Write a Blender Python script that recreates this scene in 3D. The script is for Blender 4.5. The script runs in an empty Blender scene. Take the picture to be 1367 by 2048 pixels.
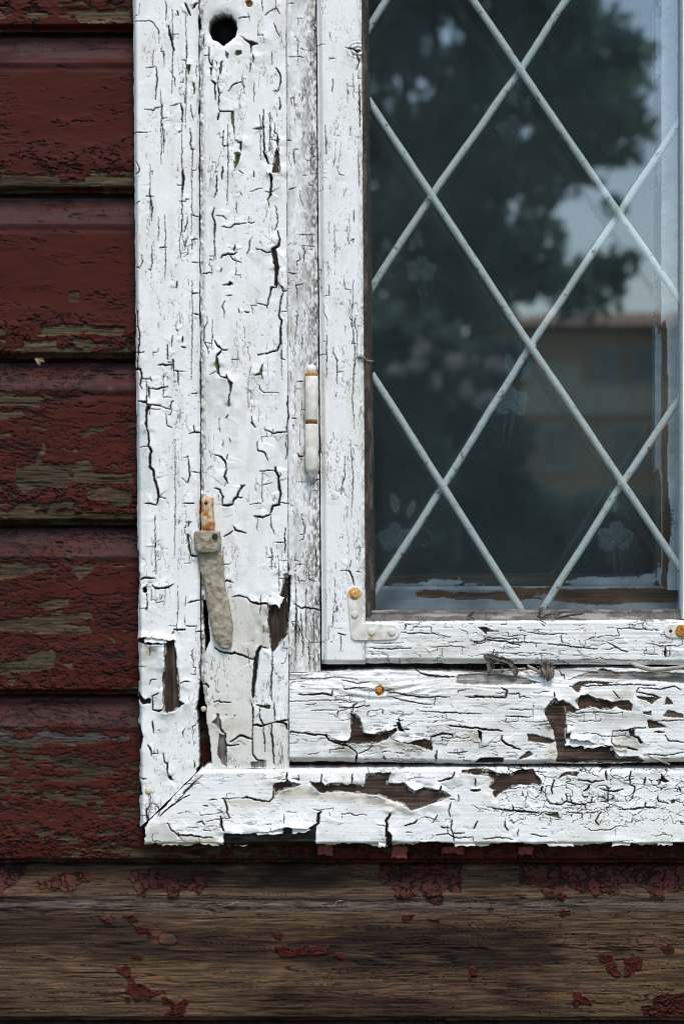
import bpy, bmesh, math, random
import numpy as np
from mathutils import Vector, Matrix

R = math.radians
SC = bpy.context.scene
COL = SC.collection

# ------------------------------------------------------------------ camera, sky, sun, exposure
S = 0.0005            # metres per photograph pixel on the plane of the casing
CAMD = 2.0            # camera to casing plane
CZ = 1.45             # camera height
cam_data = bpy.data.cameras.new('camera')
cam = bpy.data.objects.new('camera', cam_data)
COL.objects.link(cam)
cam.location = (0, -CAMD, CZ)
cam.rotation_euler = (R(90), 0, 0)
cam_data.sensor_fit = 'VERTICAL'
cam_data.sensor_height = 36
cam_data.lens = 36 * CAMD / (2048 * S)
cam_data.clip_start = 0.05
cam_data.clip_end = 500
cam_data.dof.use_dof = True
cam_data.dof.focus_distance = CAMD
cam_data.dof.aperture_fstop = 5.8
SC.camera = cam

SUN_EL, SUN_AZ = 58, 11         # degrees; azimuth to the right of straight out from the wall
world = bpy.data.worlds.new('World')
SC.world = world
world.use_nodes = True
wn = world.node_tree
bg = wn.nodes['Background']
sky = wn.nodes.new('ShaderNodeTexSky')
sky.sky_type = 'NISHITA'
sky.sun_disc = False
sky.sun_elevation = R(SUN_EL)
sky.sun_rotation = R(180 - SUN_AZ)
sky.air_density = 1.15
sky.dust_density = 1.0
sky.ozone_density = 1.2
wn.links.new(sky.outputs[0], bg.inputs[0])
bg.inputs[1].default_value = 0.10
sd = bpy.data.lights.new('sun', 'SUN')
sd.energy = 1.5
sd.angle = R(20)
sd.color = (1.0, 0.94, 0.86)
sun = bpy.data.objects.new('sun', sd)
COL.objects.link(sun)
_d = Vector((math.sin(R(SUN_AZ)) * math.cos(R(SUN_EL)), -math.cos(R(SUN_AZ)) * math.cos(R(SUN_EL)), math.sin(R(SUN_EL))))
sun.rotation_euler = _d.to_track_quat('Z', 'Y').to_euler()
sun.location = _d * 20

SC.view_settings.view_transform = 'Standard'
SC.view_settings.look = 'None'
SC.view_settings.gamma = 1
SC.view_settings.use_curve_mapping = False
SC.view_settings.exposure = 0.96
SC.render.engine = 'CYCLES'
SC.cycles.use_denoising = True
SC.cycles.max_bounces = 10
SC.cycles.filter_width = 1.05
SC.cycles.transparent_max_bounces = 24

rng = np.random.default_rng(7)
random.seed(7)

# ------------------------------------------------------------------ helpers: numbers
def lin(r, g, b, k=1.0):
    def f(c):
        c /= 255.0
        return k * (c / 12.92 if c <= 0.04045 else ((c + 0.055) / 1.055) ** 2.4)
    return np.array([f(r), f(g), f(b)])

TAB = rng.random((24, 256, 256)).astype(np.float32)

def vn(x, y, s=0):
    xi = np.floor(x).astype(np.int32); yi = np.floor(y).astype(np.int32)
    fx = (x - xi).astype(np.float32); fy = (y - yi).astype(np.float32)
    fx = fx * fx * (3 - 2 * fx); fy = fy * fy * (3 - 2 * fy)
    t = TAB[s % 24]
    x0 = xi & 255; x1 = (xi + 1) & 255; y0 = yi & 255; y1 = (yi + 1) & 255
    return (t[y0, x0] * (1 - fx) + t[y0, x1] * fx) * (1 - fy) + (t[y1, x0] * (1 - fx) + t[y1, x1] * fx) * fy

def fbm(x, y, s=0, o=4, g=0.5):
    r = 0; a = 1; n = 0
    for k in range(o):
        r = r + a * vn(x * 2 ** k + 13.7 * k, y * 2 ** k + 7.3 * k, s + k); n += a; a *= g
    return r / n

def ss(a, b, x):
    t = np.clip((x - a) / (b - a), 0, 1)
    return t * t * (3 - 2 * t)

def worley(x, y, s=0):
    xi = np.floor(x).astype(np.int32); yi = np.floor(y).astype(np.int32)
    f1 = np.full(x.shape, 9.0, np.float32); f2 = f1.copy(); cid = np.zeros(x.shape, np.float32)
    ta, tb, tc = TAB[s % 24], TAB[(s + 1) % 24], TAB[(s + 2) % 24]
    for dj in (-1, 0, 1):
        for di in (-1, 0, 1):
            cx = xi + di; cy = yi + dj
            px = cx + ta[cy & 255, cx & 255]; py = cy + tb[cy & 255, cx & 255]
            d = np.hypot(px - x, py - y).astype(np.float32)
            nb = d < f1
            f2 = np.where(nb, f1, np.minimum(f2, d))
            cid = np.where(nb, tc[cy & 255, cx & 255], cid)
            f1 = np.where(nb, d, f1)
    return f1, f2, cid

def wx(u, h=0.0):     # photo column -> world x on the plane h metres in front of the casing
    return (u - 683.5) * S * (CAMD - h) / CAMD
def wz(v, h=0.0):
    return CZ + (1024 - v) * S * (CAMD - h) / CAMD
def wp(u, v, h=0.0):
    return Vector((wx(u, h), -h, wz(v, h)))

# ------------------------------------------------------------------ helpers: objects
def tag(o, label=None, cat=None, group=None, kind=None):
    if label: o['label'] = label
    if cat: o['category'] = cat
    if group: o['group'] = group
    if kind: o['kind'] = kind
    return o

def thing(name, label, cat, loc=(0, 0, 0), group=None):
    o = bpy.data.objects.new(name, None)
    o.empty_display_size = 0.05
    COL.objects.link(o)
    o.location = loc
    return tag(o, label, cat, group)

def link(name, me, parent=None, mat=None):
    o = bpy.data.objects.new(name, me)
    COL.objects.link(o)
    if mat: me.materials.append(mat)
    if parent is not None:
        o.parent = parent
        # meshes are written in world space: undo the parents' offsets
        off = Vector((0, 0, 0)); p = parent
        while p is not None:
            off += p.location; p = p.parent
        o.location = -off
    return o

def obj(name, bm, mat, parent=None, smooth=True):
    me = bpy.data.meshes.new(name)
    bm.normal_update()
    bm.to_mesh(me); bm.free()
    if smooth:
        me.polygons.foreach_set('use_smooth', [True] * len(me.polygons))
    return link(name, me, parent, mat)

def box(bm, x0, x1, y0, y1, z0, z1):
    r = bmesh.ops.create_cube(bm, size=1)
    for v in r['verts']:
        v.co = Vector(((x0 + x1) / 2 + v.co.x * (x1 - x0), (y0 + y1) / 2 + v.co.y * (y1 - y0), (z0 + z1) / 2 + v.co.z * (z1 - z0)))
    return r['verts']

def ubox(bm, u0, u1, v0, v1, hb, hf):
    """box whose FRONT face covers those photo pixels at hf"""
    return box(bm, wx(u0, hf), wx(u1, hf), -hf, -hb, wz(v1, hf), wz(v0, hf))

def tube(bm, pts, rads, n=8, cap=True):
    pts = [Vector(p) for p in pts]
    rings = []
    ref = None
    for i, p in enumerate(pts):
        t = (pts[min(i + 1, len(pts) - 1)] - pts[max(i - 1, 0)]).normalized()
        if ref is None:
            ref = Vector((0, 1, 0)) if abs(t.y) < 0.9 else Vector((1, 0, 0))
        a = t.cross(ref).normalized(); b = a.cross(t).normalized()
        ref = b
        r = rads[i] if hasattr(rads, '__len__') else rads
        rings.append([bm.verts.new(p + (a * math.cos(k / n * 2 * math.pi) + b * math.sin(k / n * 2 * math.pi)) * r) for k in range(n)])
    for i in range(len(rings) - 1):
        for k in range(n):
            bm.faces.new((rings[i][k], rings[i][(k + 1) % n], rings[i + 1][(k + 1) % n], rings[i + 1][k]))
    if cap:
        bm.faces.new(rings[0][::-1]); bm.faces.new(rings[-1])

def lathe(bm, c, prof, axis='z', n=20, squash=1.0):
    """prof: (radius, distance along axis)"""
    rings = []
    for r, d in prof:
        ring = []
        for k in range(n):
            a = 2 * math.pi * k / n
            if axis == 'z':
                p = Vector((math.cos(a) * r, math.sin(a) * r * squash, d))
            else:
                p = Vector((math.cos(a) * r, -d, math.sin(a) * r))
            ring.append(bm.verts.new(Vector(c) + p))
        rings.append(ring)
    for i in range(len(rings) - 1):
        for k in range(n):
            bm.faces.new((rings[i][k], rings[i][(k + 1) % n], rings[i + 1][(k + 1) % n], rings[i + 1][k]))
    bm.faces.new(rings[0][::-1]); bm.faces.new(rings[-1])
    bmesh.ops.recalc_face_normals(bm, faces=bm.faces)

# ------------------------------------------------------------------ materials
def nmat(name):
    m = bpy.data.materials.new(name); m.use_nodes = True
    nt = m.node_tree
    b = nt.nodes['Principled BSDF']
    return m, nt, b

def surface_mat(name, rough, scale=(1, 1, 1), nscale=900, namp=0.12, bump=0.25, bdist=0.0004, spec=0.35):
    """colour from the mesh's own albedo attribute, fine grain and bump from noise"""
    m, nt, b = nmat(name)
    at = nt.nodes.new('ShaderNodeAttribute'); at.attribute_name = 'albedo'
    tc = nt.nodes.new('ShaderNodeTexCoord')
    mp = nt.nodes.new('ShaderNodeMapping'); mp.inputs['Scale'].default_value = scale
    nt.links.new(tc.outputs['Object'], mp.inputs[0])
    n1 = nt.nodes.new('ShaderNodeTexNoise'); n1.inputs['Scale'].default_value = nscale; n1.inputs['Detail'].default_value = 4
    nt.links.new(mp.outputs[0], n1.inputs[0])
    mr = nt.nodes.new('ShaderNodeMapRange'); mr.inputs[1].default_value = 0.3; mr.inputs[2].default_value = 0.7
    mr.inputs[3].default_value = 1 - namp; mr.inputs[4].default_value = 1 + namp * 0.6
    nt.links.new(n1.outputs[0], mr.inputs[0])
    mx = nt.nodes.new('ShaderNodeVectorMath'); mx.operation = 'SCALE'
    nt.links.new(at.outputs['Color'], mx.inputs[0]); nt.links.new(mr.outputs[0], mx.inputs['Scale'])
    nt.links.new(mx.outputs[0], b.inputs['Base Color'])
    b.inputs['Roughness'].default_value = rough
    b.inputs['Specular IOR Level'].default_value = spec
    bp = nt.nodes.new('ShaderNodeBump'); bp.inputs['Strength'].default_value = bump; bp.inputs['Distance'].default_value = bdist
    nt.links.new(n1.outputs[0], bp.inputs['Height']); nt.links.new(bp.outputs[0], b.inputs['Normal'])
    return m

def noise_mat(name, c0, c1, rough=0.7, scale=300, bump=0.3, bdist=0.0006, sc=(1, 1, 1), spec=0.3, lo=0.35, hi=0.65, c2=None, s2=60, lo2=0.55, hi2=0.65):
    m, nt, b = nmat(name)
    tc = nt.nodes.new('ShaderNodeTexCoord')
    mp = nt.nodes.new('ShaderNodeMapping'); mp.inputs['Scale'].default_value = sc
    nt.links.new(tc.outputs['Object'], mp.inputs[0])
    n1 = nt.nodes.new('ShaderNodeTexNoise'); n1.inputs['Scale'].default_value = scale; n1.inputs['Detail'].default_value = 5
    nt.links.new(mp.outputs[0], n1.inputs[0])
    cr = nt.nodes.new('ShaderNodeValToRGB')
    cr.color_ramp.elements[0].position = lo; cr.color_ramp.elements[1].position = hi
    cr.color_ramp.elements[0].color = (*c0, 1); cr.color_ramp.elements[1].color = (*c1, 1)
    nt.links.new(n1.outputs[0], cr.inputs[0])
    out = cr.outputs[0]
    if c2 is not None:
        n2 = nt.nodes.new('ShaderNodeTexNoise'); n2.inputs['Scale'].default_value = s2; n2.inputs['Detail'].default_value = 4
        nt.links.new(mp.outputs[0], n2.inputs[0])
        mr = nt.nodes.new('ShaderNodeMapRange'); mr.inputs[1].default_value = lo2; mr.inputs[2].default_value = hi2
        nt.links.new(n2.outputs[0], mr.inputs[0])
        mx = nt.nodes.new('ShaderNodeMix'); mx.data_type = 'RGBA'
        nt.links.new(mr.outputs[0], mx.inputs[0]); nt.links.new(out, mx.inputs[6]); mx.inputs[7].default_value = (*c2, 1)
        out = mx.outputs[2]
    nt.links.new(out, b.inputs['Base Color'])
    b.inputs['Roughness'].default_value = rough; b.inputs['Specular IOR Level'].default_value = spec
    bp = nt.nodes.new('ShaderNodeBump'); bp.inputs['Strength'].default_value = bump; bp.inputs['Distance'].default_value = bdist
    nt.links.new(n1.outputs[0], bp.inputs['Height']); nt.links.new(bp.outputs[0], b.inputs['Normal'])
    return m

M_white = surface_mat('cracked_white_paint', 0.62, nscale=700, namp=0.06, bump=0.35, bdist=0.0003)
M_wood_v = surface_mat('weathered_wood_upright', 0.85, scale=(1, 1, 0.07), nscale=560, namp=0.5, bump=0.6, bdist=0.0006, spec=0.2)
M_wood_h = surface_mat('weathered_wood_level', 0.85, scale=(0.07, 1, 1), nscale=560, namp=0.55, bump=0.6, bdist=0.0006, spec=0.2)
M_red = surface_mat('flaking_red_paint', 0.62, nscale=420, namp=0.16, bump=0.28, bdist=0.0005, spec=0.10)
M_putty = surface_mat('old_putty', 0.8, nscale=500, namp=0.3, bump=0.5, bdist=0.0006, spec=0.25)

# ------------------------------------------------------------------ tracing data (photo pixels)
CROPS = {k: (260, y, 260 / 935.0) for k, y in zip('ABCDEFG', (0, 240, 480, 720, 960, 1200, 1440))}
CROPS['H'] = (560, 1320, 420 / 1367.0); CROPS['I'] = (947, 1320, 420 / 1367.0)
CROPS['J'] = (560, 1120, 420 / 1367.0); CROPS['K'] = (947, 1120, 420 / 1367.0)
CROPS['P'] = (0, 0, 1.0)
CROPS['L3'] = (0, 512, 0.5); CROPS['L5'] = (0, 1024, 0.5); CROPS['L7'] = (0, 1536, 0.5); CROPS['L8'] = (683, 1536, 0.5)
CROPS['L1'] = (0, 0, 0.5)
def pts(crop, s):
    ox, oy, k = CROPS[crop]
    return [(ox + float(a.split(',')[0]) * k, oy + float(a.split(',')[1]) * k) for a in s.split()]

CRACKS = []
def CK(crop, text):
    k = CROPS[crop][2]
    for ln in text.strip().splitlines():
        ln = ln.strip()
        if ln:
            w, rest = ln.split(' ', 1)
            CRACKS.append((float(w) * k, pts(crop, rest)))
CK('A', '''
4 35,150 140,155 165,165 205,225 210,315
5 255,0 265,60 255,150
12 280,190 285,240 300,290 315,365
3 300,250 350,245
8 345,80 350,110
10 395,25 435,110
12 450,60 490,20
6 405,285 410,400 405,450
4 375,432 405,435
4 170,365 165,480
4 225,350 240,400 248,490
4 115,495 185,480
8 190,485 197,560 190,640 185,715
4 290,515 325,570 325,630
6 105,790 150,790 175,800 185,778 232,775
4 230,755 232,778
4 290,765 360,745
9 365,750 380,800 375,885
5 390,680 395,750
5 435,755 445,830 460,870
10 500,130 507,200
5 527,245 530,355
4 530,395 560,400
8 565,340 570,440 590,470 595,430
10 590,580 615,605
8 610,605 612,715
5 640,545 625,600
7 630,600 640,680 635,780
7 635,780 645,800 690,805 740,800
4 640,670 665,670
7 700,655 750,605 800,590
4 805,540 805,600 825,630
5 780,130 860,122
4 850,100 862,150
4 945,0 950,80
6 970,110 1030,65 1055,60 1075,100
4 1050,0 1050,60
5 1035,165 1045,215 1080,265
7 885,390 885,450
5 865,460 860,520
4 1020,370 1020,470
9 1045,490 1075,520 1080,580 1070,650
4 1030,655 1070,652
6 1070,700 1080,760 1070,795
4 890,590 890,740
7 960,790 955,880 945,930
5 900,925 945,910
3 1140,405 1250,405
''')
CK('B', '''
5 15,90 60,87 130,95
5 235,30 240,130 240,240
5 375,75 350,97
6 430,60 440,120 435,170 450,210 450,340
5 435,205 465,212
6 40,290 65,340 65,380 35,385
4 145,370 165,370 165,400
13 378,360 385,420 378,525
4 340,472 380,475
6 145,470 145,540 160,650 155,730
3 115,550 175,548
4 370,585 400,590 405,570 425,570
4 30,600 75,588
6 415,700 410,750 390,810
6 440,680 490,695
5 400,855 400,935
6 445,935 445,860 490,858
4 215,920 265,918
7 620,400 620,510 605,560
9 605,630 590,680 610,750 605,850 610,935
4 610,380 630,370
6 670,80 665,180 710,187
6 750,240 790,235
9 665,340 660,430
5 780,360 815,385
5 885,365 890,410
10 955,0 960,120 965,230 985,290 1005,330
13 1005,330 1010,390 1018,460 1010,530 990,575
5 990,575 1000,635
6 885,65 930,65 950,50
6 1040,20 1040,90 1060,110
12 1060,115 1060,185
4 860,520 920,495 955,490
5 970,518 1030,515
5 790,520 805,540
5 620,685 670,690 690,715
7 660,765 720,775 750,750 840,742
4 765,590 765,670
6 1045,620 1060,680 1060,740 1045,790
10 1065,800 1078,870 1060,905
16 1060,905 1025,935
8 755,905 745,935
4 865,850 860,935
4 1140,500 1195,480
4 1200,825 1275,820 1330,815
''')
CK('C', '''
5 160,40 160,190 150,220 130,212
5 215,60 260,58
6 45,190 70,205
8 340,300 335,350
5 385,0 395,80
4 400,110 420,105
6 440,375 455,388 495,380
8 460,535 495,535
5 445,160 490,165
5 520,245 590,235
10 650,130 665,110 700,98 740,105 765,90
5 715,100 740,145 800,162
5 605,0 615,150
5 655,195 650,235
9 755,40 750,75
5 860,0 855,80 835,105
8 670,325 710,320 720,305 740,320
14 705,322 728,318
5 690,405 735,395
5 780,495 785,530
7 820,515 860,522
8 910,68 945,70 980,90 1020,85 1035,55
14 1020,70 1070,40 1078,0
9 1050,345 1015,340 1005,400 985,490
5 985,470 950,460 915,455
7 1070,320 1095,340 1100,370 1130,365
10 1095,380 1085,440 1075,490 1070,560 1090,575 1080,650 1080,740 1060,795 1000,810 920,828
4 1075,515 1135,508
5 1085,800 1080,850 1115,865
10 610,725 630,760 660,785
8 660,790 705,790
10 655,795 625,840
6 945,935 955,895
5 730,860 775,860
7 270,760 270,860
6 305,690 300,770
7 380,700 375,740
6 370,770 405,780
10 205,898 310,900
6 310,860 315,930
9 55,510 55,620 70,680 60,800 50,930
5 35,808 100,805
4 35,620 60,622
12 10,925 80,930
5 1215,90 1220,140 1200,150 1200,220
5 1240,680 1235,780
4 1240,65 1240,40 1330,40
5 330,640 345,660
''')
CK('D', '''
9 45,0 55,60 80,80 85,130 70,180 85,210
7 85,138 150,140
6 150,125 155,155
9 200,38 300,38
8 305,0 320,75 345,85 350,185
4 335,85 410,85
10 135,190 140,270
8 145,205 200,208 270,190
9 60,300 115,303 120,320 220,330
6 220,330 290,360 300,300 320,298
14 125,480 135,560 135,620 155,660 145,700 145,770 170,800 175,860 190,900 195,935
5 75,630 130,625
5 260,385 265,470 305,492
5 440,243 490,240
7 460,470 465,520 425,530
9 465,520 505,520
8 415,690 430,830 415,890
4 370,850 415,885
4 385,705 420,700
4 440,805 500,810
4 620,80 570,105
5 690,420 705,395
5 945,100 955,145
5 930,180 935,215 965,235 1070,235
8 1135,260 1130,330 1140,400 1125,480 1130,520
10 1125,520 1070,520 1020,530
5 1020,545 1020,520 965,500
5 1130,540 1120,600 1130,650 1120,720
7 870,410 875,450 905,490
8 915,590 915,655 965,660 980,700 990,725
9 610,680 650,695 685,735 690,790
11 690,790 680,840 700,890
5 690,720 705,680
7 930,800 1040,795
13 1045,770 1045,800 1065,840 1070,935
8 800,930 800,905 825,900
5 715,560 718,600
5 1200,160 1245,150
5 1165,420 1205,420
8 1205,670 1220,700 1250,690
4 850,290 850,340
''')
CK('E', '''
13 185,0 200,70 205,120 190,185
7 205,120 255,132
8 110,168 150,170 185,185
6 385,168 460,170
4 395,300 440,303
9 420,300 420,330
12 420,390 425,470 435,545
10 435,545 490,545
4 430,545 430,600
4 395,598 440,598
9 610,60 645,70 665,120 665,185
14 665,185 740,175
10 740,175 745,150 770,120 795,60 825,35
6 770,120 790,130 810,128
10 185,450 185,485
5 180,255 180,300
12 1070,0 1080,100 1070,180 1025,185 1010,240
9 1010,250 960,268 890,258
5 1075,160 1140,172
5 1010,260 1015,330 1035,390
9 740,330 760,360 835,382
9 740,365 715,385 675,405
7 1120,350 1110,410 1115,470 1110,530
5 1040,450 1105,455
5 1015,490 1020,560 1015,650
4 995,560 1025,555
4 665,612 720,605
7 670,735 700,720 740,738
6 55,500 55,620 70,700
10 75,715 110,705 175,710
9 165,760 180,780 240,780 280,770 315,750
6 120,820 125,900 120,935
4 235,825 230,860
6 420,885 480,865 520,862
6 735,840 795,830 840,850
11 840,850 870,880 920,890 985,890 1030,885
8 1135,600 1140,680
5 1280,640 1285,720 1340,735
5 1210,690 1215,750
4 400,840 400,910
''')
CK('F', '''
10 860,15 930,25 1010,30
5 425,15 480,5
4 395,110 395,180
5 400,188 470,190
5 470,230 525,230
5 120,0 125,60 115,80
12 320,215 400,210
7 160,690 205,670
9 160,690 165,790 210,800 235,790
5 140,610 150,575 190,570
6 365,595 400,585 430,590
8 500,570 510,600
9 530,610 550,605 570,632
11 610,345 650,370 730,390 750,378 820,405 890,430
22 940,335 915,370 905,440 895,550 888,650 885,700
7 945,340 995,350
7 1025,370 1020,450 1025,500 1015,560 1015,640 1020,720
8 605,740 640,725 660,735 725,740
9 690,830 692,832
9 755,830 758,835
9 880,750 885,800 880,900
7 1035,740 1040,870
11 1040,880 1080,880 1120,890 1130,930
8 930,780 930,850 960,900 1000,895 1030,880
5 440,400 450,380
5 500,450 500,560
6 1200,60 1195,200 1190,380
6 1225,100 1235,250 1245,330 1240,410
6 1285,300 1290,500
5 1315,80 1320,300
8 1180,30 1230,60 1260,55 1330,70 1365,80
''')
CK('G', '''
8 160,10 170,100
5 195,210 200,240
9 240,240 250,300 270,310 270,370 285,420
5 385,130 380,90 400,60
8 130,180 150,210 155,260
5 155,245 200,240
6 75,420 120,425
6 460,290 465,350
10 120,640 130,720 115,760
9 270,740 300,790 350,825 440,825 500,840 600,845
11 670,560 690,600 700,660 720,705
6 560,575 630,575
7 525,615 565,618
6 480,740 520,730 540,755
8 430,540 350,580 270,640 215,690
6 520,400 440,470 380,530
5 300,560 250,610 200,690
6 480,440 420,500 330,590
13 655,695 660,760 680,800
6 1130,370 1130,440
8 1030,470 1030,560 1000,585 930,575
9 800,560 840,555 930,580 1000,585
5 1105,680 1110,740
9 685,185 780,180
12 720,160 790,115 840,125 875,140
12 685,100 690,330
9 650,0 650,60 680,100
8 880,30 880,250 920,295 960,290
7 960,40 970,230
9 1020,20 1015,100 1030,200 1035,320
11 1030,20 1080,10 1130,0
11 880,40 910,35 950,45 1000,30
7 1150,90 1230,90 1300,105 1367,110
''')
CK('H', '''
8 120,225 200,225 270,215 335,230 340,200
6 410,165 415,190 500,180 575,180
5 400,130 500,155 580,140
7 700,205 760,215 860,235 960,240 1100,240
5 700,235 800,260 900,280 1000,290
9 1200,240 1367,238
8 880,65 930,95 1020,110 1200,115
9 70,465 200,480 300,490 320,520 370,540 450,560 500,605
7 775,400 770,375
6 800,450 840,448
5 735,425 755,425
7 470,340 475,300 500,280
9 500,605 490,670
5 510,605 560,585 600,555
11 980,500 1010,490 1060,480 1115,485 1120,500
8 1015,590 1010,660
6 1090,605 1150,605 1215,595
9 1100,425 1180,435 1250,440 1300,440
4 370,370 375,330 460,310
4 200,330 300,325 370,325
5 560,365 580,330
6 45,730 40,770 70,800 130,810
6 270,740 265,790 285,815
6 470,740 465,800
14 265,985 250,1000 245,1060 210,1090
9 805,1080 870,1060 885,1040
6 990,1060 1020,1015
7 1110,925 1095,980 1105,1020
7 1040,1085 1100,1090
7 1115,1040 1110,1100 1120,1120 1130,1180
7 1120,1125 1195,1125
5 1255,1100 1280,1050
10 1130,735 1120,765 1030,790
10 1045,820 1035,850
6 1160,880 1160,920
13 1240,850 1300,850
6 1270,770 1265,820
4 60,130 200,125 350,115 500,125
4 60,270 200,262 380,258 460,270
5 900,330 1050,340 1200,345 1300,350
''')
CK('I', '''
9 0,230 100,240 200,245 215,200 180,180
9 0,435 60,450 140,455 185,460
11 180,490 180,525 220,550 300,580
8 520,210 520,240
7 600,330 640,325 690,320
8 1060,210 1150,225 1215,245
6 900,200 940,250
6 1050,210 1070,180
8 900,460 960,460 1000,455 1040,440 1110,440
5 900,460 890,530 910,555
10 910,560 980,565 1060,585
9 1170,470 1230,470
7 1240,490 1260,525 1367,535
7 560,75 570,105 590,100 590,125
10 510,870 505,840 520,780
8 430,870 440,820
5 400,900 420,880
10 680,780 740,785 765,795 840,785
11 750,810 740,840 715,855
9 820,840 900,855 970,840
10 855,720 860,780
10 1020,725 1010,770 1015,810
8 1115,765 1105,815
8 1020,815 1045,825 1030,890
7 870,850 870,920 820,920
7 600,870 600,920
9 470,905 500,935 560,940 600,920 660,935 720,940 725,970
6 755,940 770,890
7 250,945 260,980
9 120,965 250,980 330,985 420,995
6 590,990 700,995 700,1040
8 820,990 790,1045 810,1075
8 930,970 1040,970 1110,955 1180,965
8 1190,885 1200,920 1260,935
8 1110,950 1115,930
7 1195,815 1215,790
6 1330,820 1340,860
8 200,1045 200,1080 215,1110
5 280,1150 290,1100
6 0,1100 25,1050
5 55,1165 150,1150 250,1165
5 1025,1035 1025,1060
6 620,170 800,165 1000,160 1180,165
6 1080,180 1200,190 1300,170 1340,195
6 1130,400 1250,395 1367,390
6 200,365 370,370
6 1100,610 1250,620 1367,600
''')
CK('J', '''
8 395,70 450,70 465,110 480,165
5 450,60 460,0
5 500,75 530,85
6 380,480 430,490
5 395,490 395,600
5 370,300 372,340
6 785,470 850,480 900,475 1000,480 1100,505
6 580,570 680,580 850,575
5 1230,520 1290,545 1367,530
4 600,540 700,545 800,540
''')
CK('K', '''
9 30,440 80,460 160,465
8 0,540 90,520 200,530 300,555
7 480,545 560,555 640,565 800,580
11 1240,570 1245,630
5 1000,450 1100,452 1200,460
6 870,540 960,590 1000,600
5 350,470 450,485 600,480
4 100,600 250,610 400,605
5 1100,610 1200,615
''')
# long checks running up the sash stile
CK('P', '''
1.2 364,250 364,330 365,480
1.2 322,180 323,240 322,330
1.1 383,330 384,420 382,470
1.3 345,20 346,110 344,190
1.2 372,30 373,150 371,260
1.1 330,430 331,520 330,560
1.2 384,560 385,640 383,760
1.1 300,330 301,420
1.2 455,250 456,330 454,410
1.1 520,230 521,320
1.2 425,640 424,700
1.1 562,640 563,760
1.1 350,880 351,1010 349,1110
1.2 310,1040 311,1150
1.4 706,560 703,640 709,700 705,800 708,860
1.2 700,880 706,960 702,1040
2.5 700,96 712,102 722,100
1.8 712,104 718,122 712,140
1.5 690,95 705,100
1.3 650,250 652,310
1.2 716,300 718,380
2.2 718,170 719,255
1.0 668,450 670,520
1.2 590,1140 592,1220 589,1290
1.2 612,1180 611,1250
''')

PATCH = []     # bare or older-layer patches: (kind, lift mm, points)
def PT(crop, text):
    for ln in text.strip().splitlines():
        ln = ln.strip()
        if ln:
            k, lf, rest = ln.split(' ', 2)
            PATCH.append((k, float(lf), pts(crop, rest)))
PT('A', '''
green .8 412,470 435,470 430,520 420,545 410,500
green .8 450,590 465,600 468,670 458,690
green .8 575,490 590,480 588,545 578,540
green .8 655,445 668,440 655,520 645,545 640,500
green .8 630,820 650,810 640,860 625,870
green 1 728,800 745,800 748,870 750,935 738,920 725,850
dark 1.5 785,255 850,285 925,312 880,330 868,390 860,320 815,275
green .5 750,385 765,365 800,362 803,390 765,400
green .5 685,370 710,380 705,425 690,410
''')
PT('B', '''
green 1 735,0 748,20 752,130 742,80
dark 1.5 752,135 775,155 805,150 800,210 795,235 785,200 790,170 760,150
green 1.5 755,245 795,240 785,290 760,350 752,375 750,330
brown 1 1055,195 1070,235 1078,300 1078,385 1010,375 1010,335 1030,310 1040,250
dark 1 965,240 985,285 1000,330 985,305
''')
PT('C', '''
dark 2 1020,60 1045,60 1060,130 1072,200 1060,270 1065,320 1050,350 1035,320 1040,240 1030,150 1020,100
green 1.5 620,840 632,850 645,935 615,935 612,880
''')
PT('D', '''
dark 1.2 120,330 150,335 130,380 125,440 130,490 120,500 108,460 115,400 110,360
green 1.5 620,0 635,40 650,115 690,125 690,100 715,145 740,165 735,215 718,250 715,330 705,350 700,290 715,240 718,190 700,140 650,125 620,90
green 1 890,107 930,90 950,35 950,105 920,112
''')
PT('E', '''
brown 2.2 1105,680 1138,680 1135,760 1132,940 1000,940 985,900 1040,885 1085,820 1100,740
dark .8 40,510 60,510 65,700 70,740 60,780 55,860 50,935 30,935 30,600
hole 0 88,782 100,770 118,775 124,795 112,815 95,808
''')
PT('F', '''
brown 2.2 1000,-5 1132,-5 1140,150 1130,250 1080,310 1040,370 1020,380 1010,330 1000,240 990,150 1000,60 1020,30
dark 2.2 65,275 110,270 180,275 235,285 270,295 245,310 240,320 150,322 65,310 40,300
brown 2 320,220 315,270 335,380 340,480 355,560 360,640 355,720 395,745 345,785 320,800 280,805 270,815 245,810 235,740 240,640 230,570 250,480 245,400 250,300 290,260
dark 1 55,660 80,685 110,715 140,705 155,720 150,745 90,750 60,720
hole 0 500,590 515,590 525,640 530,700 550,770 545,800 550,940 490,940 485,840 475,780 490,700
hole 0 525,0 545,0 560,100 565,200 575,280 545,360 535,390 535,300 530,200 525,100
green 1 905,755 1005,755 1005,785 960,780 910,765
grey 1 620,815 640,820 650,880 640,935 620,900 590,880 620,850
''')  # second hole: gap left of the catch, its shadow coloured black
PT('G', '''
hole 0 490,-5 550,-5 560,60 570,130 580,250 590,310 560,320 520,345 480,380 475,360 495,330 500,250
dark 1 275,395 300,400 310,430 350,455 330,440 290,430
dark .8 350,800 355,830 380,860 340,830
brown 1.5 1035,455 1060,450 1130,440 1170,460 1215,470 1100,500 1045,540 1035,520
grey .6 640,100 680,110 690,330 660,320 625,250
grey .6 870,300 930,300 975,290 975,340 870,345
dark 2 675,812 750,815 860,815 1010,800 1120,770 1270,782 1335,740 1335,905 672,905
''')
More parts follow.
